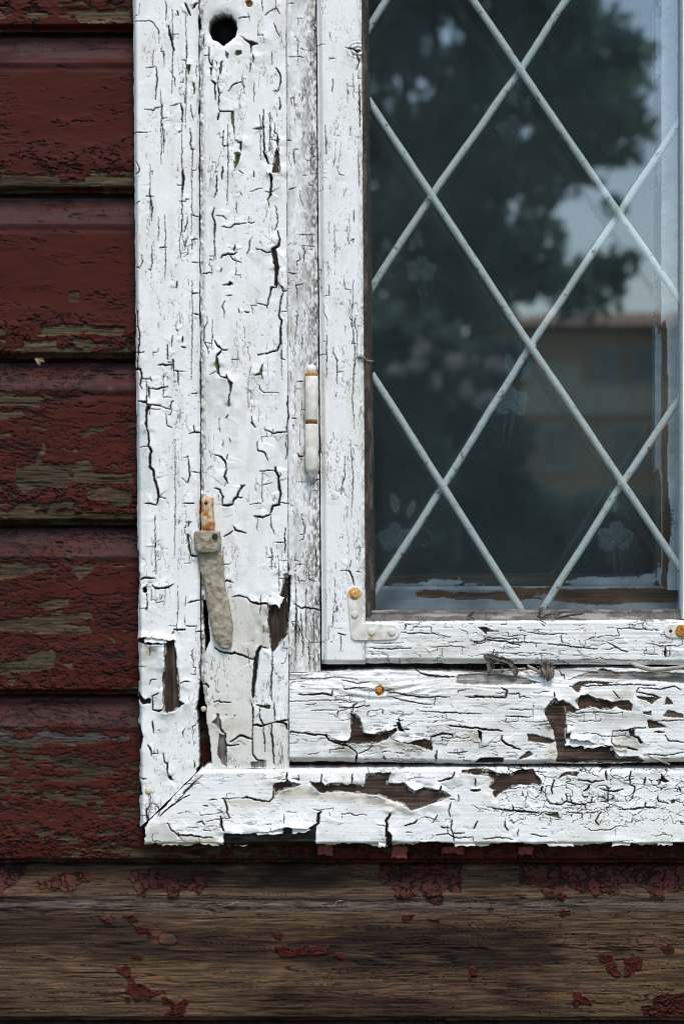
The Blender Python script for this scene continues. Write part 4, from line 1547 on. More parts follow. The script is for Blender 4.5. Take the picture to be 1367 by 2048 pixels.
br = plate(rnd(709, 1187, 15, 180, 360) + [(723.5, 1232), (725, 1246)] + rnd(783, 1264, 15.5, -80, 90) + [(740, 1281)] + rnd(712, 1270, 11, 90, 180), -0.0052, 0.0026, M_brk, 'corner_bracket', sash)
plate(rnd(709, 1187, 13, 0, 360, 16)[:-1], -0.0027, 0.0007, M_rust2, 'rust_scale', br); screw(708.5, 1189, -0.0022, br, M_rust2, 8); screw(709, 1229, -0.0025, br, M_brk); screw(743, 1264, -0.0025, br, M_brk); screw(783, 1264, -0.0025, br, M_brk, 8)
br2 = plate([(1415, 1276)] + [(1345, 1276)] + rnd(1340, 1262, 14, 90, 270) + [(1390, 1247), (1392, 1180), (1417, 1180)], -0.0052, 0.0026, M_brk, 'corner_bracket', sash)
screw(1362, 1262, -0.0027, br2, M_rust, 13)
bm = bmesh.new()
lathe(bm, wp(1340, 1262, -0.0024), [(3.4 * S, -0.002), (3.4 * S, 0.0)], 'y', 12)
obj('screw_hole', bm, M_dark, br2)
# bent wire pin that holds the glass
bm = bmesh.new()
tube(bm, [wp(716, 716, -0.0035), wp(720, 712, -0.002), wp(727, 715, -0.002), wp(731, 721, -0.004), wp(738, 722, -0.010), wp(748, 723, -0.018)], [0.0016, 0.0017, 0.0014, 0.0012, 0.001, 0.0006], 8)
obj('wire_pin', bm, noise_mat('grey_wire', tuple(lin(70, 66, 62)), tuple(lin(150, 146, 140)), 0.6, 300), sash)

# ------------------------------------------------------------------ iron shutter catch
M_iron = noise_mat('gritty_beige_paint', tuple(lin(122, 112, 96)), tuple(lin(180, 170, 151)), 0.8, 150, 1.0, 0.003, lo=0.28, hi=0.75, c2=tuple(lin(140, 116, 84)), s2=45, lo2=0.56, hi2=0.8)
M_irust = noise_mat('rusted_pin_paint', tuple(lin(170, 104, 48)), tuple(lin(196, 182, 154)), 0.8, 110, 0.7, 0.0012, lo=0.42, hi=0.6)
catch = thing('shutter_catch', 'beige painted iron shutter catch with rusty pin on the casing', 'shutter catch', wp(415, 1100, 0.004))
def loft(secs, mat, name, n=16):
    """secs: (u centre, v, half width px, h back m, bulge m)"""
    bm = bmesh.new(); rings = []
    for (u, v, w, h, bl) in secs:
        ring = []
        for k in range(n):
            a = math.pi * 2 * k / n
            cx, cy = math.cos(a), math.sin(a)
            sx = math.copysign(abs(cx) ** 0.7, cx); sy = math.copysign(abs(cy) ** 0.7, cy)
            p = wp(u, v, h) + Vector((sx * w * S, -sy * bl, 0))
            p += Vector((random.uniform(-1, 1), random.uniform(-1, 1), 0)) * 0.00025
            ring.append(bm.verts.new(p))
        rings.append(ring)
    for i in range(len(rings) - 1):
        for k in range(n):
            bm.faces.new((rings[i][k], rings[i][(k + 1) % n], rings[i + 1][(k + 1) % n], rings[i + 1][k]))
    bm.faces.new(rings[0]); bm.faces.new(rings[-1])
    bmesh.ops.recalc_face_normals(bm, faces=bm.faces)
    o = obj(name, bm, mat, catch)
    ms = o.modifiers.new('soft', 'SUBSURF'); ms.levels = 3; ms.render_levels = 3
    for nm, sz, st_ in (('lumps', 0.011, 0.0028), ('grit', 0.0032, 0.0010)):
        tx = bpy.data.textures.new(nm, 'CLOUDS'); tx.noise_scale = sz; tx.noise_depth = 3
        dm = o.modifiers.new(nm, 'DISPLACE'); dm.texture = tx; dm.texture_coords = 'GLOBAL'; dm.strength = st_; dm.mid_level = 0.5
    return o
loft([(415, 993, 4, 0.002, 0.003), (415, 996, 9, 0.002, 0.005), (415, 1002, 12.5, 0.002, 0.006), (415, 1018, 13, 0.002, 0.006), (416, 1040, 13.5, 0.002, 0.006), (416, 1066, 14, 0.002, 0.006)], M_irust, 'pin')
loft([(415, 1061, 22, 0.002, 0.009), (415, 1064, 27, 0.002, 0.010), (415, 1080, 28, 0.002, 0.0105), (416, 1092, 28, 0.002, 0.0105), (415, 1100, 25, 0.002, 0.010), (414, 1107, 19, 0.002, 0.010)], M_iron, 'collar')
loft([(421, 1098, 23, 0.0, 0.006), (422, 1120, 25, 0.0, 0.006), (425, 1150, 23, 0.0, 0.0055), (432, 1180, 21.5, 0.0, 0.006), (437, 1210, 23, 0.0, 0.0065),
      (442, 1240, 23.5, 0.0, 0.007), (445, 1265, 21.5, 0.0, 0.0075), (447, 1282, 18, 0.0, 0.007), (450, 1292, 13, 0.0, 0.006), (451, 1297, 6, 0.001, 0.006)], M_iron, 'tail')
bm = bmesh.new(); lathe(bm, wp(412, 1006, 0.0072), [(3 * S, -0.002), (3.4 * S, 0.0008)], 'y', 10)
obj('pin_hole', bm, M_dark, catch)
bm = bmesh.new(); lathe(bm, wp(430, 1073, 0.0118), [(6 * S, -0.002), (6 * S, 0.0008), (4 * S, 0.0010)], 'y', 7)
obj('chip', bm, M_dark, catch)

# ------------------------------------------------------------------ inner window behind the outer sash
inner = thing('inner_window', 'second window sash behind the glass, bare orange wood on its bottom rail', 'inner window', (0, 0.08, CZ))
IH = -62
def inner_board(name, U, V, prof, axis, seed, bareamt, bcol, pcol=(0.22, 0.24, 0.255)):
    A, B = (U, V) if axis == 'v' else (V, U)
    grain = fbm(A / 3.5, B / 120, seed, 4, 0.6)
    f = fbm(A / 22, B / 150, seed + 3, 4) + 0.12 * (fbm(U / 6, V / 6, seed + 4, 3) - 0.5)
    e = (f - bareamt(U, V)) * 60
    m = ss(-1, 1, e)
    h = prof(U, V) + 0.8 * m + 0.5 * (grain - 0.5)
    pc = np.ones(U.shape + (3,)) * np.array(pcol) * (0.75 + 0.5 * fbm(U / 20, V / 12, seed + 6, 3)[..., None])
    wc = bcol * (0.5 + 1.0 * grain[..., None])
    return build_board(name, inner, U, V, h, IH, wc * (1 - m[..., None]) + pc * m[..., None], m > 0.5, (M_white, M_wood_v if axis == 'v' else M_wood_h), back=-28, max_flakes=20)
U, V = hgrid(lambda u: 1172 + 0 * u, lambda u: 1232 + 0 * u, 700, 1440, step=1.8, seed=11, rag=1)
inner_board('bottom_rail', U, V, lambda U, V: -2.0 * (1 - ss(0, 8, V - 1172)) + 4 * ss(20, 60, V - 1172), 'h', 4,
            lambda u, v: 0.60 * np.exp(-((v - 1190) / 21) ** 4) * ss(790, 860, u) + 0.05, lin(108, 78, 58, 0.75))
U, V = hgrid(lambda u: 1148 + 0 * u, lambda u: 1172 + 0 * u, 700, 1335, step=1.8, seed=12, rag=3)
inner_board('glazing_bead', U, V, lambda U, V: -9 + 6 * ss(0, 24, V - 1148), 'h', 6, lambda u, v: 0.52 + 0 * u, lin(58, 52, 48), (0.18, 0.22, 0.25))
U, V = vgrid(lambda v: 1322 + 0 * v, lambda v: 1440 + 0 * v, TOP, 1180, step=2.0, seed=13, rag=1.0)
inner_board('stile', U, V, lambda U, V: -2.0 * (1 - ss(0, 8, U - 1322)), 'v', 8, lambda u, v: 0.62 * np.exp(-((u - 1328) / 9) ** 2) * ss(560, 700, v) + 0.1, lin(96, 72, 56), (0.80, 0.81, 0.81))
U, V = vgrid(lambda v: 1311 + 0 * v, lambda v: 1323 + 0 * v, TOP, 1172, step=2.0, seed=14, rag=1.5)
inner_board('glazing_bead', U, V, lambda U, V: -7 + 4 * ss(0, 12, U - 1311), 'v', 9, lambda u, v: 0.48 + 0 * u, lin(80, 74, 68), (0.35, 0.40, 0.43))
bm = bmesh.new(); ubox(bm, 690, 735, TOP, 1180, -0.09, -0.062)
obj('stile', bm, M_plainw, inner, False)
bm = bmesh.new(); ubox(bm, 700, 1400, TOP, 1180, -0.0740, -0.0715)
obj('glass_pane', bm, M_glass2, inner, False)
# lining of the opening between the two windows
bm = bmesh.new()
ubox(bm, 660, 722, TOP, 1240, -0.16, -0.045); ubox(bm, 1392, 1450, TOP, 1240, -0.16, -0.045); ubox(bm, 660, 1450, 1236, 1300, -0.16, -0.045)
M_lining = noise_mat('lining_paint', (0.34, 0.36, 0.38), (0.48, 0.50, 0.52), 0.7, 60)
obj('window_lining', bm, M_lining, inner, False)

# ------------------------------------------------------------------ net curtain with flower embroidery
U, V = np.meshgrid(np.linspace(690, 1420, 300), np.linspace(TOP, 1230, 560))
FC = Field(U, V, 0.0, 1)
den = 0.045 + 0.035 * fbm(U / 60, V / 300, 3, 3)
emb = np.zeros(U.shape)
def petal(cx, cy, L, w, ang):
    a = R(ang); q = []
    for k in range(14):
        t = 2 * math.pi * k / 14
        x = (0.5 + 0.5 * math.cos(t)) * L; y = math.sin(t) * w * (0.5 + 0.5 * math.sin(math.pi * min(1, max(0, x / L)) * 0.8 + 0.3))
        q.append((cx + x * math.cos(a) - y * math.sin(a), cy + x * math.sin(a) + y * math.cos(a)))
    W, s_ = FC.poly(q, reach=6, warp=False)
    if W is not None: emb[W] = np.maximum(emb[W], ss(-2.5, 2.0, s_) * (0.75 + 0.25 * ss(9, 0, s_)))
def stroke(p, w=3):
    Fd = np.full(U.shape, -60.0); FC.line(Fd, p, w, reach=8)
    np.maximum(emb, ss(-1.2, 0.8, Fd) * 0.55, out=emb)
def spiral(cx, cy, r, a0, turns, d=1):
    return [(cx + r * (1 - 0.75 * k / 20) * math.cos(R(a0 + d * turns * 360 * k / 20)), cy + r * (1 - 0.75 * k / 20) * math.sin(R(a0 + d * turns * 360 * k / 20))) for k in range(21)]
def flower(cx, cy, k=1.0, mir=1):
    for ang, L, w in ((-95, 44, 17), (-150, 42, 17), (-35, 42, 17), (160, 30, 12), (15, 34, 13)):
        petal(cx, cy, L * k, w * k, ang if mir > 0 else 180 - ang)
    petal(cx + 2 * mir, cy - 60 * k, 46 * k, 10 * k, -100); petal(cx + 26 * mir * k, cy - 52 * k, 40 * k, 8 * k, -70)
    stroke([(cx, cy), (cx - 10 * mir * k, cy + 30 * k), (cx - 16 * mir * k, cy + 75 * k)])
    stroke([(cx + 6 * mir, cy + 4), (cx + 4 * mir * k, cy + 40 * k), (cx - 6 * mir * k, cy + 80 * k)])
    stroke([(cx + 10 * mir * k, cy - 16 * k), (cx + 40 * mir * k, cy - 30 * k)] + spiral(cx + 58 * mir * k, cy - 6 * k, 24 * k, -90, 0.8, mir))
    stroke([(cx - 20 * mir * k, cy - 10 * k)] + spiral(cx - 48 * mir * k, cy + 2 * k, 18 * k, -60, 0.9, -mir))
for fu, fv, k, mr in ((1020, 812, 1.0, 1), (1026, 268, 0.9, 1), (842, 548, 0.85, -1), (790, 1085, 0.95, 1), (1228, 1085, 1.0, -1)):
    flower(fu, fv, k, mr)
fold = 6 * np.sin(U / 34.0 + 1.2 * np.sin(V / 400.0)) + 5 * np.sin(U / 77.0 + 0.5)
wv = np.zeros(U.shape + (3,)); wv[..., 0] = den + 0.17 * emb * (0.5 + 0.5 * ss(300, 700, V)); wv[..., 1] = emb
k = (CAMD + 0.115) / CAMD
co = np.stack([(U - 683.5) * S * k, 0.115 + fold / 1000, CZ + (1024 - V) * S * k], -1).reshape(-1, 3)
ii = np.arange(U.size).reshape(U.shape)
me = mesh_from('net_curtain', co, np.stack([ii[:-1, :-1], ii[1:, :-1], ii[1:, 1:], ii[:-1, 1:]], -1).reshape(-1, 4), wv.reshape(-1, 3))
def curtain_mat():
    m = bpy.data.materials.new('net_fabric'); m.use_nodes = True
    nt = m.node_tree; nt.nodes.clear()
    out = nt.nodes.new('ShaderNodeOutputMaterial')
    at = nt.nodes.new('ShaderNodeAttribute'); at.attribute_name = 'albedo'
    sp = nt.nodes.new('ShaderNodeSeparateColor'); nt.links.new(at.outputs['Color'], sp.inputs[0])
    tc = nt.nodes.new('ShaderNodeTexCoord')
    vo = nt.nodes.new('ShaderNodeTexVoronoi'); vo.inputs['Scale'].default_value = 620
    nt.links.new(tc.outputs['Object'], vo.inputs[0])
    mr = nt.nodes.new('ShaderNodeMapRange'); mr.inputs[1].default_value = 0.1; mr.inputs[2].default_value = 0.6; mr.inputs[3].default_value = 0.3; mr.inputs[4].default_value = 1.7
    nt.links.new(vo.outputs[0], mr.inputs[0])
    mm = nt.nodes.new('ShaderNodeMath'); mm.operation = 'MULTIPLY'
    nt.links.new(sp.outputs[0], mm.inputs[0]); nt.links.new(mr.outputs[0], mm.inputs[1])
    tr = nt.nodes.new('ShaderNodeBsdfTransparent'); df = nt.nodes.new('ShaderNodeBsdfDiffuse'); df.inputs[0].default_value = (0.56, 0.62, 0.61, 1)
    mx = nt.nodes.new('ShaderNodeMixShader')
    nt.links.new(mm.outputs[0], mx.inputs[0]); nt.links.new(tr.outputs[0], mx.inputs[1]); nt.links.new(df.outputs[0], mx.inputs[2])
    nt.links.new(mx.outputs[0], out.inputs[0])
    return m
tag(link('net_curtain', me, None, curtain_mat()), 'sheer net curtain with embroidered flowers hanging behind both windows', 'curtain')

# dark room behind
bm = bmesh.new()
x0, x1, y0, y1, z0, z1 = -1.8, 2.2, 0.17, 3.6, 0.1, 2.6
M_room = noise_mat('dim_wallpaper', (0.03, 0.055, 0.065), (0.05, 0.08, 0.09), 0.9, 6)
for b in ((x0, x1, y1, y1 + .1, z0, z1), (x0 - .1, x0, y0, y1, z0, z1), (x1, x1 + .1, y0, y1, z0, z1), (x0, x1, y0, y1, z1, z1 + .1), (x0, x1, y0, y1, z0 - .1, z0)):
    box(bm, *b)
# inside face of the front wall around the opening
xl, xr, zb = wx(690, -.16), wx(1440, -.16), wz(1240, -.16)
box(bm, x0, xl, .165, .2, z0, z1); box(bm, xr, x1, .165, .2, z0, z1); box(bm, xl, xr, .165, .2, z0, zb); box(bm, xl, xr, .165, .2, wz(TOP, -.16), z1)
tag(obj('room_wall', bm, M_room, None, False), kind='structure')
bm = bmesh.new()      # the wall's thickness above the piece that is modelled
ubox(bm, -700, 2200, -1200, TOP - 2, -0.165, -0.02); ubox(bm, -700, 655, TOP, 2700, -0.164, -0.076); ubox(bm, 1452, 2200, TOP, 2700, -0.164, -0.076); ubox(bm, 655, 1452, 1302, 2700, -0.164, -0.076)
obj('wall_core', bm, M_dark, wall, False)

# ------------------------------------------------------------------ litter caught in the joints
M_fluff = noise_mat('grey_dry_fluff', tuple(lin(62, 56, 52)), tuple(lin(124, 116, 108)), 0.95, 600, 0.6)
M_straw = noise_mat('grey_splinter', tuple(lin(120, 114, 106)), tuple(lin(188, 182, 172)), 0.85, 500, 0.5, sc=(0.1, 1, 1))
def leafy(bm, c, L, w, ang, curl=1.0, n=7):
    """one dry curled leaf or petal: a ribbed bent strip with thickness"""
    a = R(ang); d = Vector((math.cos(a), 0, math.sin(a))); s = Vector((-math.sin(a), 0, math.cos(a))); o = Vector((0, -1, 0))
    rows = []
    for k in range(n):
        t = k / (n - 1); ww = w * (math.sin(math.pi * (0.08 + 0.86 * t)) ** 0.7) * random.uniform(.8, 1.15)
        ctr = Vector(c) + d * (L * t) + o * (curl * L * 0.25 * math.sin(t * 2.4)) + s * (0.12 * L * math.sin(t * 3))
        rows.append([bm.verts.new(ctr + s * ww * q + o * (abs(q) ** 1.5 * ww * 0.9 + random.uniform(-.0003, .0003))) for q in (-1, -0.5, 0, 0.5, 1)])
    fs = []
    for i in range(n - 1):
        for j in range(4):
            fs.append(bm.faces.new((rows[i][j], rows[i][j + 1], rows[i + 1][j + 1], rows[i + 1][j])))
def fibres(bm, c, n, L, r=0.00022, spread=360, a0=0):
    for _ in range(n):
        a = R(a0 + random.uniform(-spread / 2, spread / 2)); l = L * random.uniform(.4, 1)
        p = [Vector(c)]
        for k in range(4):
            a += random.uniform(-.5, .5)
            p.append(p[-1] + Vector((math.cos(a), random.uniform(-.5, .3), math.sin(a))) * l / 4)
        tube(bm, p, r, 4)
def litter(name, label, cat, u, v, h, leaves, nf=20, L=0.008, mat=None, group=None):
    bm = bmesh.new()
    c0 = wp(u, v, h)
    for (du, dv, l, w, a) in leaves:
        leafy(bm, wp(u + du * .85, v + dv * .85, h + random.uniform(0, .002)), l * S * .8, w * S * .7, a)
    if nf: fibres(bm, c0, nf, L)
    o = obj(name, bm, mat or M_fluff)
    sm = o.modifiers.new('thickness', 'SOLIDIFY'); sm.thickness = 0.0003
    return tag(o, label, cat, group)
litter('dry_leaf_clump', 'grey crumpled leaf clump hanging over the sash rail edge', 'dead leaves', 985, 1318, 0.002,
       [(-22, -8, 36, 7, -15), (-10, -6, 40, 6, -25), (2, -2, 45, 8, -20), (-14, 8, 34, 7, -85), (20, 0, 36, 8, -30), (40, 14, 30, 10, -60), (34, 8, 26, 8, 160), (20, 16, 18, 4, -90)], 40, 0.010)
litter('dry_seed_head', 'brown grey bristly seed head wedged on top of the sill', 'seed head', 1092, 1338, 0.004,
       [(-10, -4, 34, 9, -70), (4, -6, 36, 9, -95), (12, -4, 32, 8, -110), (0, 0, 22, 6, -85)], 60, 0.011)
litter('dead_leaf', 'dark dried leaf lying in the putty below the glass', 'dead leaf', 1082, 1236, -0.009,
       [(0, 0, 40, 5, 10), (-6, -6, 26, 6, 60), (30, -2, 45, 3, 20), (-14, 4, 34, 5, -35)], 14, 0.008)
litter('dead_leaf', 'small grey lump of leaf on putty below the left glazing bar', 'dead leaf', 938, 1232, -0.010, [(0, 0, 20, 6, 30), (-8, 2, 22, 4, -20)], 10, 0.006)
litter('dead_leaf', 'tan papery scrap hanging from the siding joint left of the window', 'leaf scrap', 72, 716, -0.012, [(0, 0, 24, 7, -62), (6, 2, 18, 5, -30)], 0, 0.01,
       noise_mat('tan_leaf', tuple(lin(96, 84, 66)), tuple(lin(150, 134, 106)), 0.8, 300))
def strip(name, label, cat, P, w, mat, hs):
    bm = bmesh.new()
    pp = [wp(u, v, h) for (u, v), h in zip(P, hs)]
    tube(bm, pp, [w * S * (0.35 + 0.5 * math.sin(math.pi * (k + .5) / len(pp))) for k in range(len(pp))], 6)
    return tag(obj(name, bm, mat), label, cat)
strip('wood_splinter', 'pale curved splinter lying on sill at the right edge', 'splinter', [(1258, 1325), (1275, 1333), (1300, 1339), (1335, 1338), (1367, 1333)], 6, M_straw, [.004, .006, .006, .005, .004])
strip('wood_splinter', 'short pale splinter sticking out beside the bristly seed head', 'splinter', [(1054, 1331), (1066, 1338), (1080, 1346)], 4, M_straw, [.004, .006, .006])
strip('wood_splinter', 'thin splinter slanting across the sill bottom corner at right', 'splinter', [(1286, 1508), (1310, 1518), (1338, 1529)], 3, M_straw, [.007, .006, .004])
strip('wood_splinter', 'long grey sliver in the gap over the sill centre', 'splinter', [(975, 1341), (1010, 1340), (1050, 1337)], 3, M_straw, [.004, .005, .004])
strip('dry_twig', 'dark thin twig lying along the putty line under the glass', 'twig', [(1110, 1238), (1140, 1230), (1160, 1228), (1172, 1222)], 3, noise_mat('twig_bark', tuple(lin(52, 46, 42)), tuple(lin(96, 88, 80)), 0.9, 400), [-.008, -.006, -.006, -.004])
M_hair = noise_mat('pale_fibre', tuple(lin(110, 104, 92)), tuple(lin(150, 142, 126)), 0.8, 400)
def hair(label, P, h):
    bm = bmesh.new(); tube(bm, [wp(u, v, h + 0.0006 * math.sin(k)) for k, (u, v) in enumerate(P)], 0.00035, 5)
    tag(obj('loose_fibre', bm, M_hair), label, 'fibre')
hair('pale curled fibre on the bare board below the window corner', [(435, 1808), (450, 1811), (464, 1808), (476, 1803)], -0.0215)
hair('small hooked fibre on the bare board right of centre', [(672, 1818), (670, 1808), (674, 1802), (684, 1801)], -0.0215)

# ------------------------------------------------------------------ what the glass mirrors: yard, trees and the house opposite
def mx_(u, d): return (u - 683.5) * S * (CAMD + d) / CAMD      # where a thing d metres out must stand to mirror at u
def mz_(v, d): return CZ + (1024 - v) * S * (CAMD + d) / CAMD
bm = bmesh.new()
bmesh.ops.create_grid(bm, x_segments=40, y_segments=40, size=120)
M_ground = noise_mat('yard_grass', (0.035, 0.05, 0.02), (0.09, 0.10, 0.05), 0.95, 3, 0.5, 0.02)
for q in bm.verts: q.co.z = -0.02 + (0.05 * math.sin(q.co.x * .3) * math.cos(q.co.y * .25) if q.co.y < -6 else 0)
tag(obj('ground', bm, M_ground), kind='structure')
M_bark = noise_mat('bark', (0.03, 0.024, 0.018), (0.08, 0.065, 0.05), 0.95, 20, 0.8, 0.01)
def leaf_mat(name, c):
    m, nt, b = nmat(name)
    oi = nt.nodes.new('ShaderNodeTexCoord'); n = nt.nodes.new('ShaderNodeTexNoise'); n.inputs['Scale'].default_value = 2.6
    nt.links.new(oi.outputs['Object'], n.inputs[0])
    cr = nt.nodes.new('ShaderNodeValToRGB'); cr.color_ramp.elements[0].color = (*[x * .35 for x in c], 1); cr.color_ramp.elements[1].color = (*[x * 1.9 for x in c], 1)
    nt.links.new(n.outputs[0], cr.inputs[0]); nt.links.new(cr.outputs[0], b.inputs['Base Color']); b.inputs['Roughness'].default_value = 0.6
    tl = nt.nodes.new('ShaderNodeBsdfTranslucent'); tl.inputs[0].default_value = (c[0] * 2.2, c[1] * 2.4, c[2] * 2.2, 1)
    mx = nt.nodes.new('ShaderNodeMixShader'); mx.inputs[0].default_value = 0.5
    nt.links.new(b.outputs[0], mx.inputs[1]); nt.links.new(tl.outputs[0], mx.inputs[2])
    nt.links.new(mx.outputs[0], nt.nodes['Material Output'].inputs[0])
    return m
M_leaf = leaf_mat('tree_leaves', (0.075, 0.14, 0.105)); M_leaf2 = leaf_mat('hedge_leaves', (0.06, 0.10, 0.085))
def leaves(name, blobs, n, size, mat, parent, seed):
    g = np.random.default_rng(seed)
    vol = np.array([b[3] * b[4] * b[5] for b in blobs]) ** 0.75; vol /= vol.sum()
    ch = g.choice(len(blobs), n, p=vol)
    bl = np.array(blobs)[ch]
    d = g.normal(size=(n, 3)); d /= np.linalg.norm(d, axis=1)[:, None]
    r = g.random(n) ** 0.5 * 1.22
    c = bl[:, :3] + d * r[:, None] * bl[:, 3:6]
    a = g.normal(size=(n, 3)); a /= np.linalg.norm(a, axis=1)[:, None]
    b = np.cross(a, g.normal(size=(n, 3))); b /= np.linalg.norm(b, axis=1)[:, None]
    s = size * g.uniform(.6, 1.3, n)[:, None]
    q = np.stack([c - a * s, c - b * s * .5, c + a * s, c + b * s * .5], 1).reshape(-1, 3)
    me = bpy.data.meshes.new(name)
    me.from_pydata(q.tolist(), [], np.arange(4 * n).reshape(-1, 4).tolist())
    return link(name, me, parent, mat)
def tree(label, d, ublobs, base_u, trunk_top_v, n, size, seed):
    bx = mx_(base_u, d)
    t = thing('tree', label, 'tree', (bx, -d, 0))
    k = S * (CAMD + d) / CAMD
    blobs = [(mx_(u, d), -d + random.uniform(-.5, .5), mz_(v, d), r * k, r * k * 0.9, r * k * .8) for u, v, r in ublobs]
    bm = bmesh.new()
    top = Vector((bx + .1, -d, mz_(trunk_top_v, d)))
    tube(bm, [Vector((bx, -d, -.1)), Vector((bx + .05, -d, 1.0)), Vector((bx, -d, 2.0)), top], [.22, .17, .15, .08], 10)
    for b in blobs[:14]:
        s = Vector((bx, -d, 1.6)).lerp(top, random.random())
        e = Vector(b[:3]); mid = s.lerp(e, .5) + Vector((0, 0, .15))
        tube(bm, [s, mid, e], [.06, .04, .015], 6)
    obj('trunk', bm, M_bark, t)
    leaves('crown', blobs, n, size, M_leaf, t, seed)
    return t
tree('large leafy tree mirrored over the upper left of the pane', 13,
     [(790, -120, 110), (860, -40, 90), (960, -60, 120), (1080, -40, 110), (1160, 60, 90), (1040, 90, 100), (930, 120, 70), (790, 130, 70), (800, 260, 100), (900, 290, 100), (1010, 240, 110), (1120, 180, 100),
      (1210, 170, 90), (1200, 280, 80), (1120, 330, 80), (1010, 380, 90), (900, 420, 100), (790, 420, 100), (960, 500, 90), (1080, 470, 60), (1250, 110, 50), (830, 560, 100), (930, 600, 90), (1180, 570, 70), (1230, 540, 50), (1230, 400, 26), (700, 0, 150), (650, 250, 150), (640, 500, 150), (1060, 560, 60), (1060, 20, 60)],
     860, 200, 11000, 0.085, 3)
def bush(label, d, ublobs, n, seed):
    k = S * (CAMD + d) / CAMD
    c = ublobs[0]
    t = thing('bush', label, 'bush', (mx_(c[0], d), -d, 0), 'bushes along the yard')
    blobs = [(mx_(u, d), -d, mz_(v, d), r * k, r * k, r * k * .8) for u, v, r in ublobs]
    bm = bmesh.new()
    for b in blobs:
        tube(bm, [Vector((mx_(c[0], d), -d, -.05)), Vector((b[0], b[1], b[2]))], [.04, .012], 6)
    obj('stem', bm, M_bark, t)
    leaves('crown', blobs, n, 0.07, M_leaf2, t, seed)
bush('tall dark bush mirrored at the left edge of the pane', 9, [(760, 800, 110), (720, 700, 110), (830, 720, 100), (780, 930, 110), (700, 900, 120), (690, 1100, 140), (800, 1080, 100)], 7000, 11)
bush('wide dark bush mirrored low in the middle of the pane', 11, [(930, 780, 90), (960, 880, 90), (880, 900, 90), (900, 1010, 90), (990, 1000, 80), (1000, 720, 50), (920, 1120, 100)], 6000, 12)
bush('low wide hedge mirrored before the house in the lower pane', 17, [(1060, 1040, 70), (1140, 1050, 66), (1220, 1040, 68), (1300, 1050, 66), (1380, 1045, 70), (1180, 1120, 90), (1320, 1130, 90), (1050, 1130, 90)], 7000, 13)
# house opposite
HD = 24
house = thing('house', 'brown boarded house with pale windows mirrored in the right of the pane', 'house', (mx_(1250, HD), -HD, 0))
M_hw = noise_mat('brown_cladding', (0.52, 0.35, 0.20), (0.64, 0.44, 0.27), 0.85, 2, 0.2)
M_beige = noise_mat('beige_render', (0.72, 0.60, 0.42), (0.80, 0.68, 0.50), 0.85, 2, 0.2)
M_roof = noise_mat('dark_roof', (0.30, 0.17, 0.10), (0.42, 0.25, 0.15), 0.9, 3, 0.3)
hx0, hx1 = mx_(985, HD), mx_(1900, HD)
bm = bmesh.new(); box(bm, hx0, hx1, -HD - 7, -HD, 0, mz_(660, HD)); obj('wall', bm, M_hw, house, False)
bm = bmesh.new()
zt = mz_(655, HD)
v8 = [bm.verts.new(p) for p in ((hx0 - .3, -HD + .5, zt), (hx1 + .3, -HD + .5, zt), (hx1 + .3, -HD - 7.5, zt), (hx0 - .3, -HD - 7.5, zt), (hx0 + 1.2, -HD - 3.5, zt + 0.55), (hx1 - 1.2, -HD - 3.5, zt + 0.55))]
for f in ((0, 1, 5, 4), (1, 2, 5), (2, 3, 4, 5), (3, 0, 4), (3, 2, 1, 0)): bm.faces.new([v8[k] for k in f])
obj('roof', bm, M_roof, house, False)
bm = bmesh.new(); box(bm, hx0, hx1, -HD, -HD + .12, mz_(830, HD), mz_(770, HD)); obj('balcony', bm, M_beige, house, False)
bm = bmesh.new(); box(bm, mx_(1055, HD), mx_(1160, HD), -HD, -HD + .08, mz_(775, HD), mz_(725, HD)); obj('wall_panel', bm, M_beige, house, False)
M_hf = noise_mat('house_pale_trim', (0.42, 0.40, 0.36), (0.5, 0.48, 0.44), 0.7, 5)
M_hg = noise_mat('house_window_glass', (0.10, 0.13, 0.14), (0.16, 0.19, 0.2), 0.1, 2, 0.0, spec=0.6)
def hwin(u0, u1, v0, v1):
    bm = bmesh.new()
    X0, X1, Z0, Z1 = mx_(u0, HD), mx_(u1, HD), mz_(v1, HD), mz_(v0, HD)
    y = -HD + .03
    for b in ((X0, X0 + .06, Z0, Z1), (X1 - .06, X1, Z0, Z1), (X0 + .06, X1 - .06, Z1 - .06, Z1), (X0 + .06, X1 - .06, Z0, Z0 + .06)):
        box(bm, b[0], b[1], -HD - .02, y + .05, b[2], b[3])
    w = obj('window', bm, M_hf, house, False)
    bm = bmesh.new(); box(bm, X0 + .06, X1 - .06, -HD - .01, y, Z0 + .06, Z1 - .06); obj('pane', bm, M_hg, w, False)
M_blos = noise_mat('pale_blossom', (0.5, 0.42, 0.40), (0.75, 0.68, 0.62), 0.8, 9)
hwin(1185, 1240, 695, 765); hwin(1260, 1330, 690, 765); hwin(1080, 1150, 850, 945); hwin(1215, 1290, 850, 945); hwin(1400, 1470, 690, 765); hwin(1400, 1470, 850, 945)
# pale blossom on the low bush
g = np.random.default_rng(5)
for o in [o for o in bpy.data.objects if o.name.startswith('bush') and o.parent is None][:1]:
    dd = 8.6; kk = S * (CAMD + dd) / CAMD
    bl = [(mx_(u, dd), -dd + .3, mz_(v, dd), 16 * kk, 0.1, 14 * kk) for u, v in ((835, 700), (830, 735), (905, 730), (985, 735), (930, 790), (790, 745), (960, 800), (860, 770))]
    leaves('blossom', bl, 170, 0.035, M_blos, o, 8)

